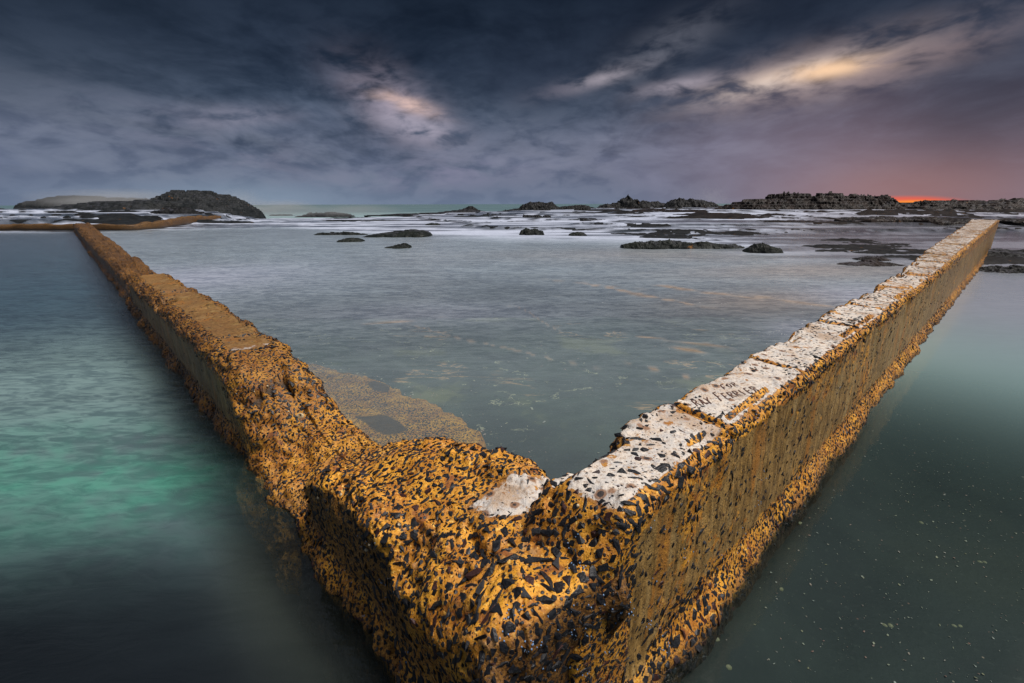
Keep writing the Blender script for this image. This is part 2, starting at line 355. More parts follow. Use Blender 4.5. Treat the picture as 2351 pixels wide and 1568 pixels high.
def wall_stones(name, V, N, dens, parent, nmax, smin, smax, seed, dist_cull=.0013, srange=None, mat=None, S=None, flat=.5):
    r = np.random.default_rng(seed)
    ns, npf = V.shape[:2]
    P00 = V[:-1, :-1]; P10 = V[1:, :-1]; P01 = V[:-1, 1:]; P11 = V[1:, 1:]
    ar = np.linalg.norm(np.cross(P10-P00, P01-P00), axis=-1)
    dist = np.linalg.norm(P00-np.array([0, 0, CAMH]), axis=-1)
    dn = dens[:-1, :-1]
    wgt = (ar*dn/np.maximum(dist, .8)**.9*(P00[..., 2] > -.06)).ravel()
    wgt /= wgt.sum()
    k = r.choice(len(wgt), size=nmax, p=wgt)
    i, j = np.unravel_index(k, ar.shape)
    a, b = r.random((2, nmax, 1))
    pos = P00[i, j]*(1-a)*(1-b)+P10[i, j]*a*(1-b)+P01[i, j]*(1-a)*b+P11[i, j]*a*b
    nor = N[i, j]; nor = nor+.25*r.normal(size=nor.shape)*.5; nor /= np.linalg.norm(nor, axis=1, keepdims=True)
    size = smin+(smax-smin)*r.random(nmax)**2.7
    size = size*np.interp(np.linalg.norm(pos-np.array([.1, 1.1, .5]), axis=1), [.3, 1.1, 2.5], [1.08, .86, .80])
    size = size*np.clip(.75+.5*fbm(pos[:, 0]*3, pos[:, 1]*3, pos[:, 2]*3, 2, 77), .5, 1.3)
    d = np.linalg.norm(pos-np.array([0, 0, CAMH]), axis=1); ok = size > d*dist_cull
    idx = np.where(ok)[0]; idx = idx[np.argsort(-size[idx])]
    cell = .066; H = {}; keep = []
    pl = pos.tolist(); sl = size.tolist()
    for q in idx.tolist():
        x, y, z = pl[q]; cx, cy, cz = int(x//cell), int(y//cell), int(z//cell); rq = sl[q]; bad = False
        for ix in (cx-1, cx, cx+1):
            for iy in (cy-1, cy, cy+1):
                for iz in (cz-1, cz, cz+1):
                    for e in H.get((ix, iy, iz), ()):
                        dx, dy, dz = x-e[0], y-e[1], z-e[2]
                        rr = (rq+e[3])*.72
                        if dx*dx+dy*dy+dz*dz < rr*rr: bad = True; break
                    if bad: break
                if bad: break
            if bad: break
        if not bad: H.setdefault((cx, cy, cz), []).append((x, y, z, rq)); keep.append(q)
    keep = np.array(keep)
    # templates
    tmpl = []
    for q in range(28):
        pts = r.normal(size=(11, 3)); pts /= np.linalg.norm(pts, axis=1, keepdims=True)
        pts *= .8+.35*r.random((11, 1)); el = r.uniform(.85, 1.75)
        pts *= np.array([el, 1/el**.6*.85, .60]); pts[:, 2] = np.clip(pts[:, 2], -.5, .25)
        bm = bmesh.new(); vs = [bm.verts.new(c) for c in pts]; res = bmesh.ops.convex_hull(bm, input=vs)
        bmesh.ops.delete(bm, geom=[v for v in bm.verts if not v.link_faces], context='VERTS')
        bmesh.ops.triangulate(bm, faces=bm.faces); bm.verts.index_update()
        tmpl.append((np.array([v.co[:] for v in bm.verts]), np.array([[v.index for v in f.verts] for f in bm.faces]))); bm.free()
    VV, FF, off = [], [], 0
    tk = r.integers(0, 28, len(keep))
    nn = nor[keep]; up = r.normal(size=nn.shape); ux = np.cross(nn, up); ux /= np.linalg.norm(ux, axis=1, keepdims=True); uy = np.cross(nn, ux)
    for t in range(28):
        m = np.where(tk == t)[0]
        if not len(m): continue
        tv, tf = tmpl[t]; sz = size[keep[m]][:, None, None]
        W = pos[keep[m]][:, None, :]+sz*(tv[None, :, 0:1]*ux[m][:, None, :]+tv[None, :, 1:2]*uy[m][:, None, :]+(tv[None, :, 2:3]-.08)*nn[m][:, None, :])
        VV.append(W.reshape(-1, 3)); FF.append((tf[None]+(np.arange(len(m))*len(tv))[:, None, None]+off).reshape(-1, 3)); off += len(m)*len(tv)
    o = mesh_np(name, np.concatenate(VV), np.concatenate(FF), mat or M_stone, parent, smooth=False)
    print(name, len(keep)); return o
def place_wall(name, G, col, parent, mat=None):
    V, N, S, T, A = G
    return mesh_np(name, V.reshape(-1, 3), grid_faces(*V.shape[:2]), mat or M_con, parent, attrs=col)
# ============================================================ LEFT WALL
#   s     zo    zi    t0    w    roh  rov  rih  riv
Lt = [(-.70, .51, .62, -.05, .36, .08, .05, .04, .04),
      (-.52, .51, .63, -.05, .42, .10, .07, .04, .04),
      (-.42, .49, .63, -.04, .48, .18, .14, .05, .05),
      (-.30, .48, .615, -.02, .58, .20, .15, .09, .09),
      (-.05, .465, .61, .00, .58, .14, .12, .16, .12),
      (.05, .47, .60, .02, .57, .04, .04, .16, .12),
      (.22, .485, .58, .02, .56, .07, .06, .18, .12),
      (.45, .465, .52, .02, .54, .08, .07, .18, .12),
      (.62, .44, .42, .02, .54, .08, .07, .18, .12),
      (.74, .40, .33, .03, .54, .10, .10, .18, .10),
      (.82, .20, .24, .06, .50, .14, .10, .18, .08),
      (.90, .08, .19, .07, .47, .22, .06, .18, .06),
      (1.2, .05, .17, .05, .49, .26, .05, .18, .06),
      (1.5, .07, .22, .05, .49, .26, .06, .18, .08),
      (1.64, .15, .31, .05, .48, .20, .10, .17, .10),
      (1.80, .31, .41, .02, .50, .14, .12, .16, .12),
      (2.02, .47, .50, .02, .48, .12, .12, .14, .12),
      (2.28, .53, .54, .02, .47, .10, .10, .09, .08),
      (3.2, .53, .55, .02, .47, .12, .10, .07, .06),
      (5.0, .51, .54, .02, .47, .12, .10, .07, .06),
      (7.0, .49, .52, .02, .47, .12, .12, .08, .08),
      (7.58, .50, .53, .02, .47, .12, .12, .10, .10),
      (7.68, .27, .36, .04, .44, .16, .14, .12, .10),
      (8.2, .31, .40, .04, .44, .18, .14, .12, .10),
      (9.0, .33, .42, .04, .44, .18, .14, .12, .10),
      (10.0, .34, .44, .04, .46, .18, .14, .14, .12),
      (14., .35, .44, .02, .50, .18, .14, .14, .12),
      (19., .36, .44, .0, .55, .18, .14, .14, .12),
      (36.8, .42, .46, .0, .7, .18, .14, .14, .12)]
grooves_L = [(2.78, .016), (4.05, .008), (5.35, .035), (6.6, .035), (9.5, .03), (11.7, .03), (15., .05), (20., .06)]
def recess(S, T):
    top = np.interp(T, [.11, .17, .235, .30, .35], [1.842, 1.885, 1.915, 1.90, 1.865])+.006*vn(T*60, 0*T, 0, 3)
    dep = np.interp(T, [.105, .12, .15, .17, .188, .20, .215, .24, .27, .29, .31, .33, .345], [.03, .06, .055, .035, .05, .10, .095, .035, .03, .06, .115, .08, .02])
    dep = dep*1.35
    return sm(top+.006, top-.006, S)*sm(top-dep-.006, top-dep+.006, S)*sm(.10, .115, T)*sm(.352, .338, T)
def mod_L(S, T, Z, A):
    S = S-.09*sm(-.2, -.6, S)*(T-.12)/.3*sm(.2, .5, Z)
    top = sm(.24, .36, A)*sm(1.0, .9, A)
    for s0, w in grooves_L:
        c = s0+.06*(T-.25)+.02*vn(T*9, s0, 0, 3)
        Z = Z-top*np.exp(-((S-c)/max(w, .008+.002*s0))**2)*(.03+w*.9)
    # scoop on the near block shoulder, dents
    for s0, t0, rs, rt, d in ((-.02, .02, .09, .10, .05), (.35, .3, .25, .1, -.03), (4.9, .1, .12, .1, .1), (6.3, .02, .12, .12, .12), (9.6, .35, .25, .12, .08)):
        Z = Z-top*d*np.exp(-((S-s0)/rs)**2-((T-t0)/rt)**2)
    Z = Z-.045*top*recess(S, T)
    lump = sm(7.7, 8.3, S)
    Z = Z+top*lump*.07*fbm(S*1.3, T*3, 0, 3, 31)
    Z = Z+top*.025*fbm(S*2.2, T*3, 0, 2, 5)
    return S, T, Z
GL = build_wall(LF, Lt, -.565, 36.8, 190, cap0=.045, seed=11, rough=1.35, mod=mod_L, near=.0062, rate=.0075)
V, N, S, T, A = GL
up = N[..., 2]; z = V[..., 2]
# recess darkened by painted shade on the sloping end of the raised length, plotted as a rounded arch in (s, t)
x_, y_ = V[..., 0], V[..., 1]
flat_top = sm(.72, .93, up)*sm(.44, .50, A)*sm(.84, .78, A)
white = flat_top*sm(2.24, 2.36, S)*(.30+.25*np.exp(-((S-2.3)/.12)**2)+.15*np.exp(-((S-5.4)/.1)**2))*sm(7.7, 7.5, S)
nearw = np.exp(-(((S+.20)/.125)**2+((T-.39+.6*(S+.2))/.112)**2)**1.6+.8*fbm(x_*22, y_*22, 0, 3, 66))       # pale patch on the near block
white = np.maximum(white, nearw*1.05)
tan = flat_top*sm(2.24, 2.34, S)*sm(7.7, 7.5, S)*(.85+.35*fbm(x_*3, y_*3, 0, 3, 44))
face = sm(.25, .05, up)*sm(.03, .08, z)*sm(.33, .28, A)*sm(1.85, 2.3, S)*sm(7.7, 7.4, S)*.62
dark = sm(.35, .15, up)*sm(.36, .30, A)*sm(.9, .8, S)*sm(-.12, 0.0, S)+sm(-.43, -.50, S)*sm(.62, .40, up)*.95+sm(8, 14, S)*.85+.75*sm(1.5, 2.8, S)*(.75+.5*fbm(x_*2.2, y_*2.2, z*2.2, 3, 60))  # beyond the dip: stain plus vignette painted darker
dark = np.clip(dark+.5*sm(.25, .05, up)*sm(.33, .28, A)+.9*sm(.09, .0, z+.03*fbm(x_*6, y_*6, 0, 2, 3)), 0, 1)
ag = np.clip(1-.8*white-.75*tan-.8*face, .1, 1)
far = sm(4.5, 8, S)
rootL = tag(empty('sea_wall', (*loc2(LF, 2, .2), 0)), 'low black-studded orange sea wall with a dip, running away to the left', 'sea wall', kind='thing')
def rel(root, V): return V-np.array(root.location)
GLr = (V-np.array(rootL.location), N, S, T, A)
col = lambda w, o, d: np.stack([w, o, d, 1+0*w], -1).reshape(-1, 4)
place_wall('wall_body', GLr, {'m': col(white, np.maximum(face, tan), dark), 'ag': ag.ravel(), 'far': far.ravel(), 'wet': np.clip(.93*recess(S, T)*(A < .8)+(sm(.03, -.05, z+.03*fbm(x_*8, y_*8, 0, 3, 6))*(1-.85*sm(.75, .95, S)*sm(1.95, 1.7, S))), 0, 1).ravel(), 'age_shade': np.clip(.85*(1-.4*tan)*sm(1.4, 2.7, S)*(1+.6*fbm(x_*3, y_*3, z*3, 3, 61))+.75*sm(-.43, -.50, S)*sm(.62, .3, up)+.4*sm(.55, 1.2, S)*sm(2.4, 1.6, S), 0, 1).ravel()}, rootL)  # wet also blackens the recess as painted shade
dens = np.clip(sm(.6, .1, white)*sm(.75, .2, tan)*sm(.6, .2, face), .015, 1)*sm(9, 6.5, S)*(1-.72*sm(.35, .15, up)*sm(.36, .30, A))*(1-recess(S, T))
st = wall_stones('aggregate', V, N, dens, rootL, 170000, .0042, .029, 5, S=S)
st.location = (-rootL.location)
# ============================================================ RIGHT WALL
#   s     zo    zi    t0    w    roh  rov  rih  riv
Rt = [(-.72, .42, .40, .05, .28, .09, .09, .06, .06),
      (-.63, .56, .56, .05, .29, .09, .09, .06, .06),
      (-.55, .70, .68, .045, .30, .06, .06, .05, .05),
      (-.50, .742, .73, .045, .30, .055, .06, .035, .04),
      (-.40, .745, .735, .045, .30, .055, .06, .035, .04),
      (1.0, .745, .745, .045, .29, .05, .055, .03, .03),
      (4.0, .745, .745, .045, .29, .045, .05, .03, .03),
      (5.5, .755, .765, .045, .30, .045, .05, .03, .03),
      (7.0, .78, .79, .045, .36, .05, .05, .03, .03),
      (9.0, .83, .84, .045, .40, .05, .05, .03, .03),
      (15., .92, .92, .045, .50, .05, .05, .03, .03),
      (20., .99, .99, .045, .62, .05, .05, .03, .03)]
joints_R = [(.17, .012, .4), (.98, .008, .3), (2.13, .014, .2), (2.9, .008, .1), (4.05, .018, .1), (5.2, .03, .2), (6.6, .035, -.4), (7.5, .03, .5), (9.4, .05, .3), (11.2, .05, -.3), (13.5, .05, .2)]
def mod_R(S, T, Z, A):
    top = sm(.26, .40, A)*sm(1.0, .9, A)
    for s0, w, k in joints_R:
        c = s0+k*(T-.2)*.4+.015*vn(T*12, s0, 0, 3)
        Z = Z-top*np.exp(-((S-c)/max(w*1.3, .008))**2)*(.018+w*1.3)
    Z = Z+top*.010*fbm(S*3, T*5, 0, 2, 5)
    # scalloped, broken edges
    br = sm(.1, .55, fbm(S*2.6, 0*S, 0, 3, 8)); Z = Z-top*br*.07*sm(.72, .80, A)
    br2 = sm(.0, .6, fbm(S*3.1, 0*S, 3, 3, 18)); T = T+br2*.018*sm(.55, .44, A)*sm(.2, .3, A); Z = Z-br2*.03*sm(.52, .44, A)*sm(.25, .34, A)
    # patches of cast face standing a little proud
    return S, T, Z
GR = build_wall(RF, Rt, -.70, 19.8, 190, cap0=.05, seed=41, mod=mod_R, near=.0062, rate=.0075, skirt=.055, rough=.75)
V, N, S, T, A = GR
up = N[..., 2]; z = V[..., 2]
flat_top = sm(.72, .90, up)*sm(.395, .45, A)*sm(.88, .83, A)
jm = 0
for s0, w, k in joints_R: jm = np.maximum(jm, np.exp(-((S-s0-k*(T-.2)*.4)/(w*1.6+.012))**2))
white = flat_top*(1-.9*jm)*sm(-.56, -.50, S)*(1-.36*sm(1.2, 4, S)-.10*sm(5, 9, S))
white = white-.35*np.exp(-((S-.17-.2*(T-.2))/.07)**2)*sm(.0, .5, white)
tan = flat_top*sm(4, 8, S)*.8
strip = sm(-.47, -.44, S)*sm(-.30, -.35, S+.04*vn(z*9, 0, 0, 4))*sm(.08, .14, z)*sm(.66, .62, z)*sm(.36, .30, A)
face = sm(.35, .1, up)*sm(.10, .19, z)*sm(.70, .64, z)*sm(.36, .30, A)*sm(-.50, -.44, S)*(.66+.5*fbm(S*1.7, z*3, 0, 3, 12)+.2*sm(2, 6, S))
face = np.maximum(face, strip*1.6)
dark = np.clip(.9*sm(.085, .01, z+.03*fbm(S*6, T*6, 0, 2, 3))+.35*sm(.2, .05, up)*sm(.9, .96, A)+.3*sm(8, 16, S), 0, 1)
ag = np.clip(1-.95*np.clip(white, 0, 1)-.93*face, .04, 1)
far = sm(4.5, 8, S)
rootR = tag(empty('sea_wall', (*loc2(RF, 2, .2), 0)), 'straight sea wall with worn white top and rusty orange side, running away to the right', 'sea wall', kind='thing')
place_wall('wall_body', (V-np.array(rootR.location), N, S, T, A), {'m': col(white, np.maximum(face, tan), dark), 'ag': ag.ravel(), 'far': far.ravel(), 'wet': sm(.04, -.03, z+.04*fbm(S*8, T*8, 0, 3, 6)).ravel(), 'age_shade': np.clip(.45*sm(1.5, 9, S)*(1+.8*fbm(S*2, T*5, z*3, 3, 62)), 0, 1).ravel()}, rootR)
dens = np.clip(sm(.6, .15, white)*sm(.5, .12, face)*sm(.75, .2, tan)+.05*(face > .3)+(.07+.12*sm(.4, 1.6, S))*(white > .2), .018, 1)*sm(9, 6.5, S)*(1-(white > .2)*sm(.34, .38, S)*sm(.80, .76, S)*.93)
st = wall_stones('aggregate', V, N, dens, rootR, 140000, .0042, .026, 6, S=S)
st.location = (-rootR.location)
# scratched writing in the white top
def strokes():
    G = {'R': [[(0, 0), (0, 1), (.5, .95), (.55, .6), (0, .5)], [(.2, .5), (.65, 0)]], 'A': [[(0, 0), (.3, 1), (.65, 0)], [(.12, .4), (.52, .4)]],
         'Y': [[(0, 1), (.3, .5), (.3, 0)], [(.65, 1), (.3, .5)]], 'F': [[(0, 0), (0, 1), (.6, 1)], [(0, .5), (.45, .5)]],
         'E': [[(.55, 0), (0, 0), (0, 1), (.55, 1)], [(0, .5), (.45, .5)]], 'I': [[(.1, 0), (.1, 1)]],
         'O': [[(.3, 0), (.05, .25), (.05, .75), (.3, 1), (.55, .75), (.55, .25), (.3, 0)]]}
    out = []
    def cr(px, py, zz=.748): return ground((2750+px*.12761)/1.7422, (1530+py*.12761)/1.7422, zz)
    o0 = cr(330, 640); bx = cr(2330, 300)-o0; hy = cr(960, 270)-cr(1220, 460)
    adv = 0
    word = 'RAY FERRIER'; wd = 1/11.
    for i, ch in enumerate(word):
        if ch == ' ': continue
        for pl in G[ch]: out.append([o0+bx*(i*wd+p[0]*wd)+hy*(p[1]*(1.15 if ch == 'F' else .85)) for p in pl])
    for i, ch in enumerate('FOR'):
        for pl in G[ch]: out.append([cr(1180, 180)+bx*(i*.085+p[0]*.08)+hy*p[1]*.6 for p in pl])
    return out
from mathutils.bvhtree import BVHTree
bvR = BVHTree.FromPolygons(V.reshape(-1, 3).tolist(), grid_faces(*V.shape[:2]).tolist())
mt, n = material('brown scratched groove'); n.out(n.pbsdf(Base_Color=(.10, .04, .025), Roughness=.9))
def write_line(lines):
    bmi = bmesh.new()
    for pl in lines:
        for a_, b_ in zip(pl[:-1], pl[1:]):
            a_, b_ = np.array(a_), np.array(b_); d = b_-a_; ln = np.hypot(d[0], d[1]); nseg = max(1, int(ln/.004))
            if ln < 1e-5: continue
            nx = np.array([-d[1], d[0], 0])/ln*.0021; prev = None
            for k in range(nseg+1):
                p = a_+d*k/nseg; zz = 0
                for qx, qy in ((0, 0), (nx[0], nx[1]), (-nx[0], -nx[1])):
                    hh = bvR.ray_cast(Vector((p[0]+qx, p[1]+qy, 1.2)), Vector((0, 0, -1))); zz = max(zz, hh[0].z if hh[0] is not None else 0)
                zz += .0022; q = [bmi.verts.new((p[0]+nx[0], p[1]+nx[1], zz)), bmi.verts.new((p[0]-nx[0], p[1]-nx[1], zz))]
                if prev: bmi.faces.new((prev[0], prev[1], q[1], q[0]))
                prev = q
    me = bpy.data.meshes.new('inscription'); bmi.to_mesh(me); bmi.free(); me.materials.append(mt)
    ins = bpy.data.objects.new('inscription', me); COL.objects.link(ins); ins.parent = rootR; ins.location = -rootR.location; ins['label'] = 'scratched brown lettering in the white top'
ST = strokes(); nfor = 1+0
cut = sum(len({'F': 'xx', 'O': 'x', 'R': 'xx'}[c]) for c in 'FOR'); write_line(ST[:-cut]); write_line(ST[-cut:])
# ============================================================ FAR CROSS WALL
def far_path():
    pts = [ground(-160, 533), ground(0, 529), ground(150, 529), ground(300, 530), ground(370, 525), ground(440, 514), ground(500, 507), ground(535, 504)]
    return np.array([p[:2] for p in pts])
FPa = far_path(); seg = np.r_[0, np.cumsum(np.hypot(*np.diff(FPa, axis=0).T))]
def far_wall():
    s = np.linspace(0, seg[-1], 420); x = np.interp(s, seg, FPa[:, 0]); y = np.interp(s, seg, FPa[:, 1])
    k = np.ones(25)/25; xp = np.convolve(np.pad(x, 12, 'edge'), k, 'valid'); yp = np.convolve(np.pad(y, 12, 'edge'), k, 'valid')
    tx, ty = np.gradient(xp), np.gradient(yp); l = np.hypot(tx, ty); nx, ny = -ty/l, tx/l
    a = np.linspace(0, 1, 60)[None]; hgt = np.interp(s, [0, seg[3], seg[4], seg[5], seg[-2], seg[-1]], [.36, .36, .45, .58, .50, .36])[:, None]
    ang = a*PI; ca = np.sign(np.cos(ang))*np.abs(np.cos(ang))**.45; sa = np.abs(np.sin(ang))**.45
    endf = np.minimum(1, np.minimum(s, seg[-1]-s)/.3)[:, None]**.5
    T = .28*(1-ca)*endf; Z = -.4+(hgt+.4)*sa*endf
    X = xp[:, None]+nx[:, None]*T; Y = yp[:, None]+ny[:, None]*T
    ds = .11*fbm(X*1.2, Y*1.2, Z*2, 4, 3); V = np.stack([X, Y+ds*.6, Z+ds*sm(0, .3, Z)], -1)
    return V, s
V, s_ = far_wall()
fw = mesh_np('sea_wall', V.reshape(-1, 3), grid_faces(*V.shape[:2]), M_con, attrs={'m': col(0*V[..., 0], 0*V[..., 0]+.1, 1+0*V[..., 0]), 'ag': np.full(V[..., 0].size, .8), 'far': np.ones(V[..., 0].size), 'wet': .55+.45*sm(.2, .0, V[..., 2].ravel())})
tag(fw, 'rust-brown sea wall crossing the far end of the left pool', 'sea wall', kind='thing')
# ============================================================ TERRAIN + WATER
NA, NR = 760, 520
az = np.radians(np.linspace(-56, 56, NA)); 
def polar(r0, r1, NR, NA_=NA):
    az = np.radians(np.linspace(-57, 57, NA_)); 
    r = 1/np.linspace(1/r0, 1/r1, NR)                        # even steps in perspective
    r = np.sort(np.r_[r, np.geomspace(r0, r1, NR//2)])
    R, Az = np.meshgrid(r, az, indexing='ij'); return R*np.sin(Az), R*np.cos(Az)
def shelf_edge(x, Y):
    u = x/np.maximum(Y, 1); return np.interp(u, [-1.6, -.75, -.55, -.33, 0, .3, .7, 1.6], [66, 64, 54, 55, 74, 92, 84, 76])+3*vn(x*.12, 0*x, 0, 5)
def level(x, Y):
    u = x/np.maximum(Y, 1)
    y0 = np.interp(u, [-1.6, -.9, -.62, -.5, -.3, 0, .4, .75, 1.0, 1.6], [28.5, 31, 38, 43, 30, 25, 20, 17, 17, 17])
    yr = np.interp(u, [-1.6, -.62, -.5, -.3, 0, .4, 1.6], [34, 34, 60, 75, 50, 46, 46])
    hh = np.interp(u, [-1.6, -.62, -.5, -.3, 0, .4, .9, 1.6], [.75, .7, .10, .10, .55, .75, .68, .6])
    k = np.clip((Y-y0)/yr, 0, 1)
    lv = hh*k**.75*1.15
    wob = fbm(x*.05, Y*.16, 0, 4, 21)
    lv = lv+sm(0, 6, Y-y0)*.16*wob*np.interp(u, [-1, -.5, -.3, 0, 1], [1, .35, .35, .8, 1])
    stp = .15
    q = lv/stp; fl = np.floor(q); fr = q-fl
    sh = sm(.80, .98, fr)
    terr = (fl+sh)*stp
    terr = np.where(lv > 0, terr*sm(0, .02, lv), 0)
    # ledge with falls behind the far left wall
    ledge = sm(-.52, -.62, u)*sm(0, .9, Y-np.interp(u, [-1.6, -.95, -.7, -.55], [35, 36, 42, 50])-.8*vn(x*.5, 0*x, 0, 9))*.30
    return np.maximum(terr, 0)+ledge, lv, sh*(lv > .02)+0*x, ledge
def rocks_h(x, Y):
    t, lv, sh, ledge = level(x, Y); u = x/np.maximum(Y, 1)
    base = -.34+.03*fbm(x*.8, Y*.8, 0, 3, 2)
    start = np.interp(u, [-1.6, -.62, -.5, -.3, 0, .4, .75, 1.0, 1.6], [30, 34, 38, 30, 24, 17.5, 9.5, 9, 9])
    reef = sm(-1.5, 2.5, Y-start)
    det = .075*fbm(x*.25, Y*.9, 0, 5, 51, .58)+.03*ridge(x*1.4, Y*3.5, 0, 3, 61)
    right = sm(.30, .62, u)
    blk = sm(.18, .55, fbm(x*.16, Y*.42, 0, 4, 71))*(.10+.22*sm(26, 50, Y))     # raised rocky patches
    fz = np.where(reef > .99, t, t)
    hrf = t-.062+det*(.55+.55*right)+blk*(.45+.55*sm(.05, .5, u)+.5*sm(-.45, -.6, u))+.012*vn(x*7, Y*14, 0, 5)
    hrf = hrf+.06*sh*(1-right*.3)
    z = base*(1-reef)+hrf*reef
    e = Y-shelf_edge(x, Y); z = z-sm(-1, 6, e)*3.2
    z = np.where((e > -6) & (e < 0), z+.05*fbm(x*.7, Y, 0, 3, 8), z)
    return z
def water_h(x, Y):
    t, lv, sh, ledge = level(x, Y); e = Y-shelf_edge(x, Y)
    return t+.004-sm(-.5, 5, e)*3.4, sh, ledge
X, Y = polar(.75, 98, 460, 900)
Z = rocks_h(X, Y)
ter = tag(mesh_np('rock_shelf', np.stack([X, Y, Z], -1).reshape(-1, 3), grid_faces(*X.shape, flip=True)[(Y[:-1, :-1] > 7.5).ravel()], M_ter), kind='structure')
fy = grid_faces(*X.shape)[(Y[:-1, :-1] <= 7.6).ravel()]
# near floor as its own sheet reaching behind the camera
def flat_grid(x0, x1, y0, y1, nx, ny):
    u_, v_ = np.linspace(-1, 1, nx), np.linspace(-1, 1, ny); gx = (x0+x1)/2+(x1-x0)/2*(.35*u_+.65*u_**3); gy = (y0+y1)/2+(y1-y0)/2*v_; x, y = np.meshgrid(gx, gy, indexing='ij'); return x, y
xf, yf = flat_grid(-16, 16, -6, 16, 400, 300)
tag(mesh_np('pool_floor', np.stack([xf, yf, -.36+.03*fbm(xf*.8, yf*.8, 0, 3, 2)-.9*sm(.1, -.5, st_of(LF, xf, yf)[1])+(.23+.085*sm(-.34, -.03, st_of(RF, xf, yf)[1]))*sm(.15, -.05, st_of(RF, xf, yf)[1])*sm(-.5, .2, st_of(LF, xf, yf)[1])], -1).reshape(-1, 3), grid_faces(*xf.shape), M_floor, attrs={'inner': (sm(.0, .1, st_of(RF, xf, yf)[1])*sm(.1, .3, st_of(LF, xf, yf)[1])*sm(2.2, 4.2, np.hypot(xf, yf))).ravel()}), kind='structure')
# water sheets
X, Y = polar(.35, 96, 420, 640)
W, sh, ledge = water_h(X, Y)
sL, tL = st_of(LF, X, Y); sR, tR = st_of(RF, X, Y)
farY = np.interp(X, FPa[:, 0], FPa[:, 1]) if FPa[0, 0] < FPa[-1, 0] else 30+0*X
def g2(px, py, sx, sy, rot=0):
    c = ground(px, py); dx, dy = X-c[0], Y-c[1]; r = math.radians(rot); a, b = dx*math.cos(r)+dy*math.sin(r), -dx*math.sin(r)+dy*math.cos(r)
    return np.exp(-(a/sx)**2-(b/sy)**2)
n_st = fbm(X*.9, Y*2.6, 0, 4, 33); n_lo = fbm(X*.35, Y*.5, 0, 3, 35)
R_ = np.hypot(X, Y); u = X/np.maximum(Y, .5)
def lay(C, A, col_, w):
    w = np.clip(w, 0, 1)[..., None]; return C*(1-w)+np.array(col_)*w, A*(1-w[..., 0])
def bl(Cc, col_, w): w = np.clip(w, 0, 1)[..., None]; return Cc*(1-w)+np.array(col_)*w
C = np.zeros(X.shape+(3,)); AL = np.zeros(X.shape)
left = tL < .2; right = tR < .1; inner = ~left & ~right
# inner pool: clear near the corner, milky with distance
aI = .13+.15*sm(2.0, 4.5, R_)+.54*sm(4, 13, R_)+.08*n_lo
cI = np.array([.40, .48, .54])[None, None]*(1+.25*n_st[..., None]*sm(3, 7, R_)[..., None])
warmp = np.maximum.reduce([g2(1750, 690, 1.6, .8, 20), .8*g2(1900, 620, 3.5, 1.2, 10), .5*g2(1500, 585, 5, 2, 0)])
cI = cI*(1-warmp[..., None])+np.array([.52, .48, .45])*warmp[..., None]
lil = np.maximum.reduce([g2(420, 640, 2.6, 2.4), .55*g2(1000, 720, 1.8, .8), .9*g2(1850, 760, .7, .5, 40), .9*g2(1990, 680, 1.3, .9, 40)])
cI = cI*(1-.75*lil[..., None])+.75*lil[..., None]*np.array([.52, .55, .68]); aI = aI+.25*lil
def streak(a, b, w, amp):
    A_, B_ = ground(*a)[:2], ground(*b)[:2]; d = B_-A_; L_ = np.hypot(*d); d /= L_
    wx, wy = X+.10*fbm(X*1.1, Y*1.1, 0, 3, 71)*L_*.4, Y+.10*fbm(X*1.1, Y*1.1, 0, 3, 72)*L_*.4
    q = (wx-A_[0])*d[0]+(wy-A_[1])*d[1]; r = np.abs(-(wx-A_[0])*d[1]+(wy-A_[1])*d[0])
    return amp*sm(w, w*.25, r*(1+.8*fbm(X*3, Y*3, 0, 3, 73)))*sm(-.05, .15, q/L_)*sm(1.05, .8, q/L_)
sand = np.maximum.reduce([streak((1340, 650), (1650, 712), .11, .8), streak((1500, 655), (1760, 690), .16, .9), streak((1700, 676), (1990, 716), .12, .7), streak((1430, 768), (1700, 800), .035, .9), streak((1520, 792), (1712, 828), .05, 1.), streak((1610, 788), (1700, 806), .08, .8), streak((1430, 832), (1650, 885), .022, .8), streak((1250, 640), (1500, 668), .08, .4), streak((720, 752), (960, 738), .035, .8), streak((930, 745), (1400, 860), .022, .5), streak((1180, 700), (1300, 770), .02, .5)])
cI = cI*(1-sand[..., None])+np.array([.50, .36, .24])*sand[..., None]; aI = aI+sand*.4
# left pool: depth and vignette painted near-black close by, a turbid green bank, then blue-grey
dw = -tL
aL = .10+.84*sm(.02, .62+.25*n_lo, dw)+.05*n_lo
grn = g2(120, 1090, 1.35, .62, -6)+.6*g2(380, 1120, .35, .22, -30); tl = g2(200, 880, 2.2, 1.4, -20)
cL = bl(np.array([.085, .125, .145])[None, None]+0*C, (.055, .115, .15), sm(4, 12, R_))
cL = bl(cL, (.20, .30, .30), tl); cL = bl(cL, (.09, .30, .23), grn*(.65+.9*n_st+.5*fbm(X*9, Y*16, 0, 3, 99))*.85)
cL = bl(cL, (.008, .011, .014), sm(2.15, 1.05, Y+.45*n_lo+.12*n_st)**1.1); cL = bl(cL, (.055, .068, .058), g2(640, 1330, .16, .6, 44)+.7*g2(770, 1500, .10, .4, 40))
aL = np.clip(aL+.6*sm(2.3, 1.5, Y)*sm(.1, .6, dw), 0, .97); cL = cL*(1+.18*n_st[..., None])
# right pool: clear dark green, then teal milk and painted lavender sky reflection
aR = .06+.66*sm(2.3, 6, R_)+.1*sm(6, 12, R_); cR = bl(np.array([.020, .042, .040])[None, None]+0*C, (.27, .40, .40), sm(2.7, 7, R_))
cR = bl(cR, (.36, .40, .47), sm(5, 10, R_))
C = np.where(left[..., None], cL, np.where(right[..., None], cR, cI)); AL = np.where(left, aL, np.where(right, aR, aI))
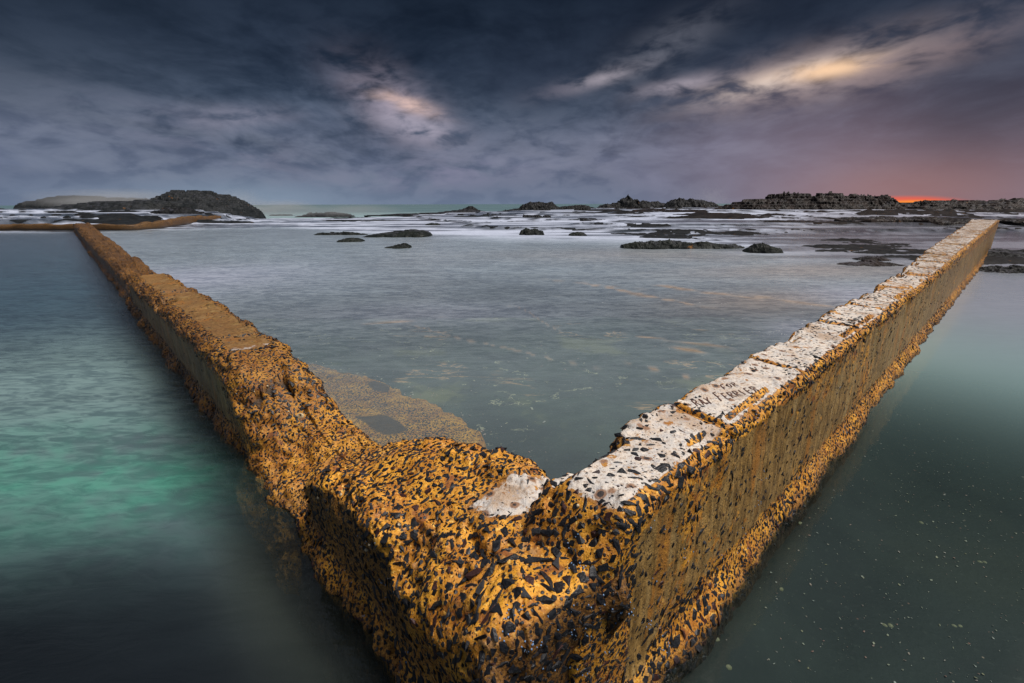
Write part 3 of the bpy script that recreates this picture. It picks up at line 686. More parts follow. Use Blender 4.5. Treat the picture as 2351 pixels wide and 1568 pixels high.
# wash over the reef
st1 = fbm(X*.16, Y*.9, 0, 5, 81, .55); st2 = fbm(X*.05, Y*.35, 0, 3, 85)
foam = sm(-.45, .30, st1+.4*st2)
wash = sm(-2, 5, Y-np.interp(u, [-1, -.5, -.3, 0, .35, .6, 1], [25, 31, 23, 19, 17, 12, 10]))
cw = bl(np.array([.16, .19, .24])[None, None]+0*C, (.56, .61, .74), foam)
cw = bl(cw, (.44, .43, .49), sm(.45, .75, u)*.6)
C = bl(C, cw*1.0, wash) if False else C*(1-wash[..., None])+cw*wash[..., None]
aW = np.clip(.35+.65*foam, 0, .97)*(1-.40*sm(.45, .7, u)*sm(45, 25, Y))
fall = sm(.1, .5, fbm(X*3.2, Y*.25, 0, 3, 91)); riser = np.clip(sh*4*(1-sh), 0, 1)
aW = aW*(1-riser*.8)+riser*.8*fall*.7
gl = np.gradient(W, axis=0)/np.maximum(np.gradient(R_, axis=0), 1e-6)
lm = sm(.12, .3, gl)*sm(-.5, -.56, u); aW = aW*(1-lm)+lm*.55*sm(.25, .6, fbm(X*2.2, Y*.1, 0, 2, 95))
AL = AL*(1-wash)+aW*wash
rip = np.clip(sm(2.6, 7, R_)*(~right)+.5*left*sm(1.6, 3, R_)+.15, 0, 1)*(1-.5*wash)
rip = np.where(right, .02+.2*sm(5, 12, R_), rip)
P = np.stack([X, Y, W], -1).reshape(-1, 3); F = grid_faces(*X.shape, flip=True)
MK = np.concatenate([np.clip(C, 0, 1), np.clip(AL, 0, 1)[..., None]], -1).reshape(-1, 4); RP = rip.ravel(); FO = np.clip(wash*foam*(1-riser*.5)*(1-.7*sm(.5, .8, u)*(1-sm(30, 45, Y)))+.25*(inner)*sm(8, 20, R_), 0, 1).ravel()
fm = lambda a: (a.reshape(X.shape)[:-1, :-1]).ravel()
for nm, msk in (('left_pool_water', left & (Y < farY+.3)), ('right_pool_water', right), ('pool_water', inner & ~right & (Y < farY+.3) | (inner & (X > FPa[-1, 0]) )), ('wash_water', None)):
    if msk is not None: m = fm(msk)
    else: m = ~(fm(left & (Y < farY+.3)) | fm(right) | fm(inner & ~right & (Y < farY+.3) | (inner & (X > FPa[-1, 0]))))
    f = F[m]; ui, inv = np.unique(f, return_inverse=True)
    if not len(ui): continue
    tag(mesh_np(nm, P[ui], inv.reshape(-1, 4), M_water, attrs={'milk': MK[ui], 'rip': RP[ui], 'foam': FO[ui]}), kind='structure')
# open sea to the horizon
def sea():
    m, n = material('open sea'); p = n.geo()
    ps = n.mapv(p, (.02, .08, 1)); a = n.noise(ps, 1, 5, .6); b = n.noise(n.mapv(p, (.004, .012, 1)), 1, 4)
    c = n.mix(a.sm(.35, .65), (.055, .11, .125), (.12, .20, .215)); yv = n.sep(p)[1]
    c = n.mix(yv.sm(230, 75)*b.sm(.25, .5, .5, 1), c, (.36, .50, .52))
    n.out(n.pbsdf(Base_Color=c, Roughness=.42, Normal=n.bump(a, .3, .3))); return m
az_ = np.radians(np.linspace(0, 360, 361)); r_ = np.geomspace(52, 12000, 60); RR, AA = np.meshgrid(r_, az_, indexing='ij')
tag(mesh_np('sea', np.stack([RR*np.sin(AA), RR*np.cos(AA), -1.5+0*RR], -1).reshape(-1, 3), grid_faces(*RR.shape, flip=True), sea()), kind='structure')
# ============================================================ ROCKS
def outcrop(name, pts, D, T, zb, mat, label, group=None, seed=0, nu=220, nv=60, amp=.12, strata=.0, crest=.35, cat='rock', pw=2.2, down=False):
    """rock mass standing at depth D: silhouette heights at real scale, thickness T metres"""
    W_ = np.array([at_depth(px, py, D) for px, py in pts]); xs, zs = W_[:, 0], W_[:, 2]
    U = np.linspace(xs[0], xs[-1], nu)[:, None]; v = np.linspace(-1, 1, nv)[None]
    w = xs[-1]-xs[0]
    top = np.interp(U, xs, zs)
    ed = np.clip(np.minimum(U-xs[0], xs[-1]-U)/(.12*w), 0, 1)**.5
    vc = (v-(crest-.5))/np.where(v < crest-.5, 1+(crest-.5), 1-(crest-.5))
    sh = np.clip(1-np.abs(vc)**pw, 0, 1)**(1/pw)
    h = zb+(top-zb)*sh
    wy = T*(.35+.65*ed)
    Yy = D+v*wy*.5+.12*T*fbm(U*1.2/max(w, 1)*6, v*1.0, 0, 3, seed+5)
    X_ = U+0*v; H_ = h
    k = 4.0/max(T, .4)
    ampz = amp*(top-zb)*np.clip(sh*1.2, 0, 1)
    k = max(k, .8)
    b1 = fbm(X_*k*.8, Yy*k, 0, 6, seed, .72); b2 = ridge(X_*k*1.7, Yy*k*2, 0, 4, seed+3)-.5
    b3 = vn(np.floor(X_*k*1.1+.6*vn(X_*k, Yy*k, 0, seed+1))*3.7, np.floor(Yy*k*1.5)*5.1, 0, seed+2)      # broken blocks
    H_ = H_+ampz*(1.2*b1+.6*b2+.45*b3)
    if strata > 0:
        q = (H_+.15*fbm(X_*k*.3, Yy*k*.3, 0, 2, seed+8)*strata*3)/strata; f = np.floor(q); H2 = (f+sm(.5, .9, q-f))*strata; H_ = H_*.15+H2*.85
    Yy = Yy+amp*.6*T*.3*fbm(X_*k*2, H_*k*3, Yy*k, 4, seed+13)
    X_ = X_+amp*.4*T*.3*fbm(X_*k*2, H_*k*3, Yy*k, 3, seed+17)
    base = np.array([U.mean(), D, zb]); P = np.stack([X_, Yy, H_], -1)-base
    # closed underside
    Pb = P.copy(); Pb[..., 2] = -.25*max(.2, (top-zb).mean()); 
    n0 = nu*nv; F = grid_faces(nu, nv)
    idx = np.arange(n0).reshape(nu, nv); ring = np.r_[idx[:, 0], idx[-1, 1:], idx[::-1, -1][1:], idx[0, ::-1][1:-1]]
    low = P.reshape(-1, 3)[ring].copy(); low[:, 2] = -.3*max(.2, float((top-zb).mean()))
    VV = np.concatenate([P.reshape(-1, 3), low]); m_ = len(ring); a = ring; b = np.roll(ring, -1); c = n0+(np.arange(m_)+1) % m_; d = n0+np.arange(m_)
    F = np.concatenate([F, np.stack([a, d, c, b], -1)])
    o = mesh_np(name, VV, F, mat); o.location = base
    tag(o, label, cat, group); return o
def wrock(name, x0, x1, yt, yb, T, mat, label, prof=None, **kw):
    """rock standing in the pool: base pixel row gives its real distance"""
    D = ground((x0+x1)/2, yb)[1]+T*.45
    if prof is None: prof = [(0, 1), (.08, .55), (.3, .12), (.5, 0), (.75, .1), (.93, .5), (1, 1)]
    pts = [(x0+(x1-x0)*a, yt+(yb-yt)*b) for a, b in prof]
    # silhouette rows are seen at the crest: keep x, take rows as they are
    return outcrop(name, pts, D, T, -.12, mat, label, **kw)
G1 = 'rock outcrops along the edge of the reef'; G2 = 'low rocks standing in the shallow pool water'; G3 = 'dark ledges stepping down the reef'
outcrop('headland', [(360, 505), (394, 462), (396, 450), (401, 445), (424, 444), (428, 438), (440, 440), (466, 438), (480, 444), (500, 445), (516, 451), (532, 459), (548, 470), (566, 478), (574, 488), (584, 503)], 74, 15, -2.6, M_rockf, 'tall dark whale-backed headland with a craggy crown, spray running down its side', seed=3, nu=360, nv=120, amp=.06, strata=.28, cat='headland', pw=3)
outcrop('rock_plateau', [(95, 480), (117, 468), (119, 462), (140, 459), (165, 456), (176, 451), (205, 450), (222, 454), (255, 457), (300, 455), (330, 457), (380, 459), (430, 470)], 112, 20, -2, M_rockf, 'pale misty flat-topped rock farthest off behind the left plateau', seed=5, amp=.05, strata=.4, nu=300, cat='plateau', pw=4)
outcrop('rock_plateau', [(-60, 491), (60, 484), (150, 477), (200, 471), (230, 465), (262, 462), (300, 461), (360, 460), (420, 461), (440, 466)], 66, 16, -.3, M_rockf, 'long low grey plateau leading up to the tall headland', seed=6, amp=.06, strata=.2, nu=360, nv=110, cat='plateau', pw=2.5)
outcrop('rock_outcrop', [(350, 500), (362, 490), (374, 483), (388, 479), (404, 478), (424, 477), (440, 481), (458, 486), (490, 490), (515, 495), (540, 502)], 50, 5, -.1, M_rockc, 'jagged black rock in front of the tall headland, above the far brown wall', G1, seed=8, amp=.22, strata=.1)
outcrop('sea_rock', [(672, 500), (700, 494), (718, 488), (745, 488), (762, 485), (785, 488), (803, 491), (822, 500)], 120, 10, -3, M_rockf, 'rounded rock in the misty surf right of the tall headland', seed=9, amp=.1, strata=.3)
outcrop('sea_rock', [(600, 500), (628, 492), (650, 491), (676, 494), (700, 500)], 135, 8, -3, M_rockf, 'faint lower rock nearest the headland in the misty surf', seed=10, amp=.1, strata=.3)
mids = [
 ([(838, 499), (862, 494), (900, 491), (950, 489), (1000, 487), (1035, 484), (1060, 480), (1100, 484), (1150, 486)], 74, 5, 'thin black reef ledge trailing left from the middle rocks at the sea edge', .15),
 ([(1040, 486), (1060, 481), (1072, 477), (1080, 472), (1088, 475), (1098, 481), (1112, 486)], 76, 3, 'small lone pointed rock on the thin black ledge', .2),
 ([(1146, 488), (1168, 482), (1190, 479), (1199, 472), (1215, 467), (1230, 465), (1250, 467), (1268, 466), (1276, 473), (1290, 479)], 86, 6, 'rough black rock mound left of the open middle reef', .22),
 ([(1140, 491), (1160, 483), (1178, 481), (1200, 484), (1212, 490)], 70, 3, 'low black rock in front of the left mound', .25),
 ([(1214, 492), (1226, 482), (1244, 479), (1262, 482), (1272, 490)], 68, 3, 'square black rock in front of the left mound, beside the cascade', .25),
 ([(1262, 482), (1290, 474), (1318, 472), (1330, 470), (1346, 473), (1366, 478), (1380, 483)], 82, 4, 'long low black rock between the left mound and the peaked rocks', .2),
 ([(1310, 490), (1320, 480), (1336, 476), (1348, 478), (1358, 482), (1366, 490)], 68, 3, 'humped black boulder at the head of the cascades', .25),
 ([(1366, 478), (1380, 470), (1396, 468), (1418, 466), (1424, 458), (1436, 456), (1439, 452), (1444, 456), (1458, 457), (1464, 463), (1490, 463), (1502, 463), (1520, 467), (1534, 474)], 92, 7, 'peaked black outcrop with a small knob on its crown', .2),
 ([(1400, 486), (1412, 476), (1428, 473), (1440, 480), (1450, 487)], 74, 3, 'first block below the peaked outcrop, cracked and black', .25),
 ([(1446, 486), (1455, 474), (1472, 470), (1486, 478), (1492, 486)], 75, 3, 'second block below the peaked outcrop', .25),
 ([(1520, 478), (1536, 465), (1552, 458), (1562, 457), (1572, 461), (1580, 456), (1590, 458), (1606, 462), (1614, 459), (1628, 464), (1640, 470), (1656, 474), (1654, 480)], 84, 7, 'broad black outcrop left of the brown ridge', .2),
 ([(1500, 488), (1520, 479), (1550, 475), (1580, 478), (1600, 485)], 70, 3, 'low slab in front of the broad black outcrop', .22),
]
for i, (p, D, T, lb, am) in enumerate(mids): outcrop('rock_outcrop', p, D, T, -.1, M_rockc, lb, G1, seed=20+i*7, amp=am, strata=.12)
outcrop('rock_ridge', [(1640, 486), (1656, 478), (1678, 470), (1699, 462), (1715, 458), (1739, 457), (1760, 455), (1776, 456), (1782, 448), (1790, 444), (1801, 442), (1812, 445), (1821, 449), (1828, 444), (1838, 445), (1845, 450), (1866, 451), (1876, 447), (1886, 449), (1892, 446), (1903, 446), (1910, 451), (1928, 453), (1940, 454), (1951, 450), (1975, 450), (1980, 457), (2000, 460), (2024, 466), (2050, 474)], 64, 12, -.2, M_rockw, 'large reddish-brown crumbling rock ridge against the sunset', G1, seed=70, nu=420, nv=130, amp=.15, strata=.34, cat='ridge')
outcrop('boulder', [(1992, 468), (1998, 459), (2001, 450), (2008, 447), (2022, 449), (2036, 455), (2045, 461), (2050, 470)], 66, 4, .6, M_rockw, 'square brown boulder standing against the orange glow', seed=74, amp=.14, strata=.2, cat='boulder', pw=4)
outcrop('rock_ridge', [(2030, 474), (2050, 468), (2085, 466), (2110, 464), (2128, 462), (2150, 462), (2165, 464), (2190, 464), (2204, 461), (2216, 459), (2232, 463), (2260, 461), (2270, 458), (2290, 457), (2310, 462), (2330, 458), (2360, 462), (2420, 464), (2520, 470)], 62, 14, -.1, M_rockw, 'low dark brown ridge right of the orange glow, behind the end of the white-topped wall', G1, seed=80, nu=360, nv=120, amp=.14, strata=.26, cat='ridge')
outcrop('boulder', [(2105, 468), (2112, 462), (2122, 459), (2134, 460), (2142, 464), (2150, 470)], 60, 3, .5, M_rockw, 'round dark boulder right of the orange glow', seed=84, amp=.2, strata=.15, cat='boulder')
ledges = [(1722, 1868, 496, 510, 'upper brown ledge below the large ridge, weathered into hollows'), (1716, 1818, 512, 522, 'lower left ledge below the large ridge'), (1822, 1876, 514, 522, 'short flat ledge between the lower ledges'),
          (1934, 2128, 498, 519, 'wide split ledge in the middle right, water spilling through its gap'), (2092, 2226, 502, 521, 'undercut black ledge left of the wall end'), (2290, 2420, 505, 523, 'black ledge right of the wall end with a white spill'),
          (1380, 1470, 493, 500, 'thin ledge in the middle of the cascades'), (1500, 1640, 490, 499, 'long thin ledge under the broad outcrop'), (1660, 1700, 488, 494, 'small slab at the foot of the brown ridge'), (1395, 1490, 490, 497, 'thin dark ledge under the low black slab'), (1328, 1372, 501, 511, 'rounded ledge in the middle of the white wash'), (1518, 1592, 510, 517, 'low ledge right of the middle, half veiled by white water'), (1376, 1460, 503, 508, 'flat ledge behind the half veiled one'), (1262, 1342, 499, 505, 'ledge with a small waterfall left of the middle'), (1560, 1690, 500, 507, 'long ledge left of the weathered brown ledge'), (1880, 1960, 506, 514, 'narrow ledge joining the two wide brown ledges'), (1610, 1700, 517, 524, 'thin flat ledge nearest the pool on the right'), (1075, 1160, 492, 498, 'short ledge at the left end of the cascades'),
          (1202, 1262, 493, 506, 'low rock with an orange tip among the cascades'), (1430, 1560, 514, 520, 'almost drowned ledge in the white wash')]
for i, (x0, x1, yt, yb, lb) in enumerate(ledges):
    D = ground((x0+x1)/2, yb, .05)[1]+1.4; zt = 0
    n_ = 12; r = np.random.default_rng(i); pts = [(x0-6, yb+2)]+[(x0+(x1-x0)*k/n_, yt+abs(r.normal())*1.4*(1 if 0 < k < n_ else 2)) for k in range(n_+1)]+[(x1+6, yb+2)]
    outcrop('rock_ledge', pts, D, 3.4, -.15, M_rockw if x0 > 1700 else M_rockc, lb, G3, seed=100+i*5, amp=.16, strata=.07, pw=6, cat='ledge')
wrock('pool_rock', 774, 838, 545.5, 556, .9, M_rockg, 'small smooth dark rock nearest the left in the shallow pool', group=G2, seed=201, amp=.1)
wrock('pool_rock', 812, 994, 527, 545, 2.2, M_rockg, 'largest flat dark rock in the shallow pool, with a rounded right end', prof=[(0, 1), (.15, .75), (.35, .45), (.5, .18), (.7, .02), (.85, 0), (.93, .15), (1, .9)], group=G2, seed=203, amp=.14, strata=.05)
wrock('pool_rock', 716, 850, 533.5, 540, .9, M_rockg, 'thin dark sliver of rock trailing left from the largest pool rock', group=G2, seed=204, amp=.3)
wrock('pool_rock', 868, 946, 558.5, 571, .9, M_rockg, 'low rock in front of the largest pool rock, its top to the right', prof=[(0, 1), (.25, .75), (.45, .4), (.6, .1), (.8, 0), (.95, .4), (1, 1)], group=G2, seed=205, amp=.2)
wrock('pool_rock', 976, 1012, 511.5, 517, 1.2, M_rockg, 'tiny round rock in the white wash behind the pool', group=G2, seed=206, amp=.2)
wrock('pool_rock', 1190, 1252, 524, 540, 1.3, M_rockg, 'knobbly dark rock near the middle of the pool edge', prof=[(0, 1), (.1, .3), (.3, .05), (.45, .25), (.6, 0), (.78, .35), (.9, .3), (1, 1)], group=G2, seed=207, amp=.25)
wrock('pool_rock', 1174, 1204, 521, 527, .8, M_rockg, 'small dark rock just behind the knobbly one', group=G2, seed=208, amp=.2)
wrock('pool_rock', 1304, 1348, 533, 542, 1.0, M_rockg, 'rounded rock right of the knobbly one, awash', group=G2, seed=209, amp=.2)
wrock('pool_rock', 1428, 1712, 553, 572, 1.2, M_rockg, 'long low dark rock bar along the far edge of the pool', prof=[(0, .4), (.1, .18), (.25, .05), (.4, .0), (.52, .2), (.65, .15), (.75, .3), (.88, .45), (.95, .5), (1, .95)], group=G2, seed=210, nu=360, amp=.22)
wrock('pool_rock', 1708, 1791, 560, 582, .9, M_rockg, 'faceted dark boulder at the right end of the long rock bar', prof=[(0, .9), (.12, .5), (.3, .08), (.5, 0), (.62, .12), (.8, .35), (.93, .45), (1, 1)], group=G2, seed=211, amp=.16)
wrock('pool_rock', 1910, 2090, 597, 612, .9, M_rockw, 'flat sheet of dark rock near the white-topped wall', prof=[(0, .9), (.2, .4), (.35, .3), (.48, 0), (.55, .1), (.7, .4), (1, .9)], group=G2, seed=212, amp=.2)
wrock('pool_rock', 1960, 2040, 589, 600, .7, M_rockw, 'small peaked dark rock behind the flat sheet by the wall', group=G2, seed=213, amp=.16)
wrock('pool_rock', 2235, 2420, 612, 628, .8, M_rockc, 'dark weedy rock band on the outer side of the white-topped wall', group=G2, seed=214, amp=.3)
wrock('pool_rock', 2225, 2480, 575, 600, 2.2, M_rockc, 'broad dark rock outside the wall, below its far end', group=G2, seed=215, amp=.3)
def spray(px, py, D, rx, ry, rz, dens, label):
    c = at_depth(px, py, D); nu, nv = 24, 32; V = []
    for i in range(nu):
        a = PI*i/(nu-1)
        for j in range(nv): b = 2*PI*j/nv; k = 1+.12*math.sin(3*b+px)*math.sin(a); V.append((rx*math.sin(a)*math.cos(b)*k, ry*math.sin(a)*math.sin(b)*k, rz*math.cos(a)))
    m, n = material('drifting spray'); v = n.node('ShaderNodeVolumePrincipled'); v.inputs['Color'].default_value = (.96, .98, 1, 1); 
    tc_ = n.node('ShaderNodeTexCoord'); q = n.mapv(SX(m.node_tree, tc_.outputs['Object']), (1/rx, 1/ry, 1/rz)); ln = n.node('ShaderNodeVectorMath', operation='LENGTH'); n.put(ln.inputs[0], q)
    f_ = SX(m.node_tree, ln.outputs['Value']).sm(1.0, .15)*n.noise(q, 1.6, 2).sm(.25, .65, .35, 1.6); n.put(v.inputs['Density'], f_*(dens*1.7)); m.cycles.volume_step_rate = 1.0
    o_ = n.node('ShaderNodeOutputMaterial'); m.node_tree.links.new(v.outputs[0], o_.inputs['Volume'])
    o = mesh_np('spray', np.array(V), grid_faces(nu, nv, True), m); o.location = c; tag(o, label, 'spray', kind='stuff')
spray(640, 480, 108, 12, 9, 2.6, .035, 'pale sea spray drifting over the surf right of the tall headland')
spray(545, 470, 80, 6, 5, 3.4, .030, 'thin spray hanging against the right flank of the tall headland')
spray(255, 458, 92, 20, 9, 2.6, .028, 'low spray blowing along the top of the grey plateau')
spray(800, 482, 112, 16, 9, 1.8, .022, 'low sea mist over the surf left of the middle reef')
spray(1630, 462, 105, 5, 5, 4.0, .014, 'faint column of spray beside the large brown ridge')
# ============================================================ SMALL LIFE
bvs = {}
def bvh_of(G): V = G[0]; return BVHTree.FromPolygons(V.reshape(-1, 3).tolist(), grid_faces(*V.shape[:2]).tolist())
bL, bR = bvh_of(GL), bvR
def hit(px, py):
    d = Vector(ray(px, py)).normalized(); best = None
    for b in (bL, bR):
        h = b.ray_cast(Vector((0, 0, CAMH)), d)
        if h[0] is not None and (best is None or h[3] < best[2]): best = (h[0], h[1], h[3])
    if best and best[1].dot(d) > 0: best = (best[0], -best[1], best[2])
    return best
mt, n = material('blue periwinkle shell'); n.out(n.pbsdf(Base_Color=n.mix(n.geo('Random Per Island'), (.10, .20, .42), (.22, .36, .55)), Roughness=.35)); M_snail = mt
mt, n = material('pale whorled shell'); n.out(n.pbsdf(Base_Color=n.mix(n.noise(n.geo(), 180, 3).sm(.4, .6), (.62, .52, .34), (.35, .27, .16)), Roughness=.5)); M_pale = mt
def snail_mesh(nm, mat):
    V, F = [], []; nu, nv = 20, 8                                           # tapered whorled spiral
    for i in range(nu):
        a = i/(nu-1); th = a*2.4*2*PI; R = .55*(1-a)**.9; z = .15+.95*a**.8; rr = .52*(1-a)**.85+.03
        for j in range(nv):
            b = j/nv*2*PI; V.append(((R*.6+rr*math.cos(b))*math.cos(th), (R*.6+rr*math.cos(b))*math.sin(th), z*.9+rr*math.sin(b)))
    me = mesh_np(nm, np.array(V), grid_faces(nu, nv, True), mat); d = me.data; bpy.data.objects.remove(me); return d
sn_me, pw_me = snail_mesh('periwinkle', M_snail), snail_mesh('whelk', M_pale)
def put_on(me, h, size, name):
    o = bpy.data.objects.new(name, me); COL.objects.link(o); nrm = h[1]; q = nrm.to_track_quat('Z', 'Y')
    o.matrix_world = Matrix.Translation(h[0]+nrm*size*.2) @ q.to_matrix().to_4x4() @ Matrix.Rotation(random.random()*6, 4, 'Z') @ Matrix.Rotation(random.random()*.9, 4, 'X') @ Matrix.Scale(size, 4)
    return o
regions = [(1150, 1450, 1380, 1560, 80), (1290, 1470, 1200, 1400, 22), (1450, 1540, 1180, 1500, 22), (1560, 1760, 1080, 1330, 28), (720, 900, 1200, 1420, 26), (560, 700, 860, 1010, 14), (1700, 1990, 900, 1150, 18), (780, 960, 1400, 1560, 16), (440, 560, 830, 960, 10)]
LB = {0: 'tiny blue periwinkle snail clustered on the dark rusty end of the left wall', 1: 'tiny blue periwinkle snail on the stony shoulder where the two walls join', 2: 'tiny blue periwinkle snail beside the smooth tan strip of the right wall', 3: 'tiny blue periwinkle snail on the near rusty side of the right wall', 4: 'tiny blue periwinkle snail on the dark left face of the near block', 5: 'tiny blue periwinkle snail on the sloping broken end of the raised wall', 6: 'tiny blue periwinkle snail far along the side of the right wall', 7: 'tiny blue periwinkle snail low on the near block by the dark water', 8: 'tiny blue periwinkle snail on the left face of the raised wall'}
for k, (x0, x1, y0, y1, cnt) in enumerate(regions):
    cl = [(random.uniform(x0, x1), random.uniform(y0, y1)) for _ in range(max(3, cnt//3))]
    for _ in range(cnt):
        c = random.choice(cl); h = hit(c[0]+random.gauss(0, 7), c[1]+random.gauss(0, 9))
        if not h or h[0].z < .03: continue
        tag(put_on(sn_me, h, random.uniform(.0022, .0034), 'periwinkle'), LB[k], 'sea snail', LB[k].replace('tiny blue periwinkle snail', 'tiny blue periwinkles'))
for px, py, sz, lb in ((613, 887, .010, 'pale round whelk shell inside the dark recess of the left wall'), (583, 899, .006, 'smaller pale whelk at the left lip of the dark recess'), (662, 946, .008, 'pale whelk left of the ring-shaped barnacle'), (681, 878, .006, 'cream whelk right of the dark recess'),
                       (783, 1137, .008, 'small brown whelk near the top left of the dark near face'), (843, 1260, .009, 'brown whelk low on the right of the dark near face, lower of two'), (850, 1249, .007, 'brown whelk low on the right of the dark near face, upper of two'), (915, 1207, .008, 'brown whelk at the edge of the dark near face'), (1327, 1162, .007, 'cream whelk in the crease beside the pale patch'), (734, 1142, .010, 'whelk at the waterline under the far corner of the near block')):
    h = hit(px, py)
    if h: tag(put_on(pw_me, h, sz, 'whelk'), lb, 'whelk')
# ring-shaped open barnacle / broken limpet
def limpet_mesh(nm, open_=False, mat=None):
    nu, nv = 7, 26; V = []
    for i in range(nu):
        a = i/(nu-1); r0 = 1-(.55 if open_ else 1)*a
        for j in range(nv):
            b = j/nv*2*PI; rr = r0*(1+.07*math.cos(b*9)*(1-a)+.05*math.sin(b*2+1)); V.append((rr*math.cos(b)*1.15, rr*math.sin(b), .62*a**.75))
    if open_:
        for i in range(5):
            a = i/4; 
            for j in range(nv): b = j/nv*2*PI; V.append((.45*(1-.3*a)*math.cos(b)*1.15, .45*(1-.3*a)*math.sin(b), .62-.55*a))
        nu += 5
    o = mesh_np(nm, np.array(V), grid_faces(nu, nv, True), mat); d = o.data; bpy.data.objects.remove(o); return d
mt, n = material('ribbed limpet shell'); pp = n.node('ShaderNodeTexCoord'); oc = SX(mt.node_tree, pp.outputs['Object']); xx, yy, zz = n.sep(oc)
ang = xx._m('ARCTAN2', yy); rb = (ang*11)._m('SINE')
n.out(n.pbsdf(Base_Color=n.mix(rb.sm(-.3, .5), (.12, .11, .06), n.mix(zz.sm(.2, .55), (.22, .22, .12), (.42, .38, .25))), Roughness=.5, Normal=n.bump(rb, .4, .05))); M_limp = mt
lm_me, ring_me = limpet_mesh('limpet', False, M_limp), limpet_mesh('open_barnacle', True, M_pale)
h = hit(689, 955)
if h:
    o = put_on(ring_me, h, .020, 'barnacle'); o.matrix_world = Matrix.Translation(h[0]) @ h[1].to_track_quat('Z', 'Y').to_matrix().to_4x4() @ Matrix.Scale(.020, 4); tag(o, 'cream ring-shaped open barnacle on the sloping end of the left wall', 'barnacle')
def floor_z(x, y): return float(-.36+.03*fbm(np.array(x)*.8, np.array(y)*.8, 0, 3, 2)+(.23+.085*sm(-.34, -.03, np.array(st_of(RF, x, y)[1])))*sm(.15, -.05, np.array(st_of(RF, x, y)[1])))
limps = [(1717, 1337), (1709, 1347), (1708, 1364), (1787, 1380), (1652, 1448), (1647, 1463), (1655, 1461), (1665, 1568), (2045, 1436), (2032, 1435), (2250, 1290), (2262, 1291), (1820, 1218), (1833, 1224), (1640, 1508), (1612, 1536), (2190, 1436), (2205, 1437), (1980, 1322), (2116, 1200)]
for i, (px, py) in enumerate(limps):
    p = ground(px, py, -.13); zf = floor_z(p[0], p[1]); s = random.uniform(.008, .0115)
    tR_ = st_of(RF, p[0], p[1])[1]
    o = bpy.data.objects.new('limpet', lm_me); COL.objects.link(o); o.location = (p[0], p[1], zf-.002); o.scale = (s, s, s); o.rotation_euler = (random.gauss(0, .1), random.gauss(0, .1), random.random()*6)
    near = i < 8 or i in (14, 15)
    tag(o, 'ribbed limpet under clear water close to the foot of the right wall' if near else 'ribbed limpet out on the dark floor of the right pool', 'limpet', 'limpets at the foot of the right wall' if near else 'limpets on the floor of the right pool')
# shell fragments strewn on the floors
def fragments(name, label, gen, cnt, smin, smax, seed):
    r = np.random.default_rng(seed); VV, FF = [], []
    off = 0
    for _ in range(cnt):
        x, y = gen(r); z = floor_z(x, y)+.006 if not callable(label) else 0
        zz = frag_z(x, y); k = 7; s = smin+(smax-smin)*r.random()**2.5; th = r.random()*6; a = np.arange(k)/k*2*PI
        e = r.uniform(.35, 1); rr = s*(1+.25*r.normal(size=k)); lx, ly = rr*np.cos(a), rr*np.sin(a)*e; tl = r.normal(size=2)*.25
        P = np.stack([x+lx*np.cos(th)-ly*np.sin(th), y+lx*np.sin(th)+ly*np.cos(th), zz+.003+np.abs(tl[0])*s+tl[0]*lx+tl[1]*ly], -1)
        top = np.array([[x, y, zz+.004+s*.35]]); VV += [P, top]; FF += [(off+i, off+(i+1) % k, off+k) for i in range(k)]; off += k+1
    o = mesh_np(name, np.concatenate(VV), np.array(FF), M_shell, smooth=False); return tag(o, label, 'shell fragments', kind='stuff')
def frag_z(x, y):
    s, t = st_of(LF, x, y); return floor_z(x, y)
def gen_right(r):
    while True:
        s = r.uniform(-1.6, 4.5); t = -abs(r.normal(0, 1.1))-.05; x, y = loc2(RF, s, t)
        if y > .1 and fbm(np.array(x*1.3), np.array(y*1.3), 0, 3, 5) > -.12+.3*r.random(): return float(x), float(y)
fragments('shell_fragments', 'pale and pink shell chips scattered on the dark floor of the right pool', gen_right, 2600, .0012, .0052, 3)
def gen_inner(r):
    while True:
        if r.random() < .6: s = r.uniform(1.5, 9); t = 1.62+.0*s+abs(r.normal(0, .10))+.25*math.sin(s*.9)*.2; x, y = loc2(LF, s, t-.55*sm(3.2, 5.5, s))
        else: x, y = r.uniform(-1.8, 3), r.uniform(2, 6)
        if st_of(RF, x, y)[1] > .4 and st_of(LF, x, y)[1] > .55: return float(x), float(y)
fragments('shell_fragments', 'line of broken pale shells on the floor of the middle pool', gen_inner, 800, .003, .018, 4)
# drowned footing beside the left wall
def footing():
    s = np.linspace(-.3, 6.4, 380)[:, None]; v = np.linspace(0, 1, 120)[None]
    w = np.interp(s, [-.3, .3, .8, 1.4, 2.4, 3.2, 3.8, 4.6, 6.4], [.30, .45, .75, 1.14, 1.10, 1.0, .8, .42, .2])+.12*fbm(s*3, 0*s, 0, 5, 4, .65)
    t = .45+w*v; z = -.17-.02*v+.02*fbm(s*2, t*2, 0, 3, 9)+.006*fbm(s*22, t*22, 0, 2, 19); z = z-.22*sm(.93, 1.0, v+.03*vn(s*14, t*14, 0, 6))
    x, y = loc2(LF, s+0*t, t); return x, y, z, s+0*t, t
x, y, z, s, t = footing(); P = np.stack([x, y, z], -1); wb = .03*fbm(s*8, t*8, 0, 3, 4); ha, hb = (s-2.0+.4*(t-1.02))/.22, (t-1.02)/.10; hole = sm(1.08, .94, np.maximum(np.abs(ha), np.maximum(np.abs(hb), .62*np.abs(ha+hb)))+wb*7)+sm(1.1, .95, np.hypot((s-2.75)/.16, (t-1.38)/.07)+wb*6)
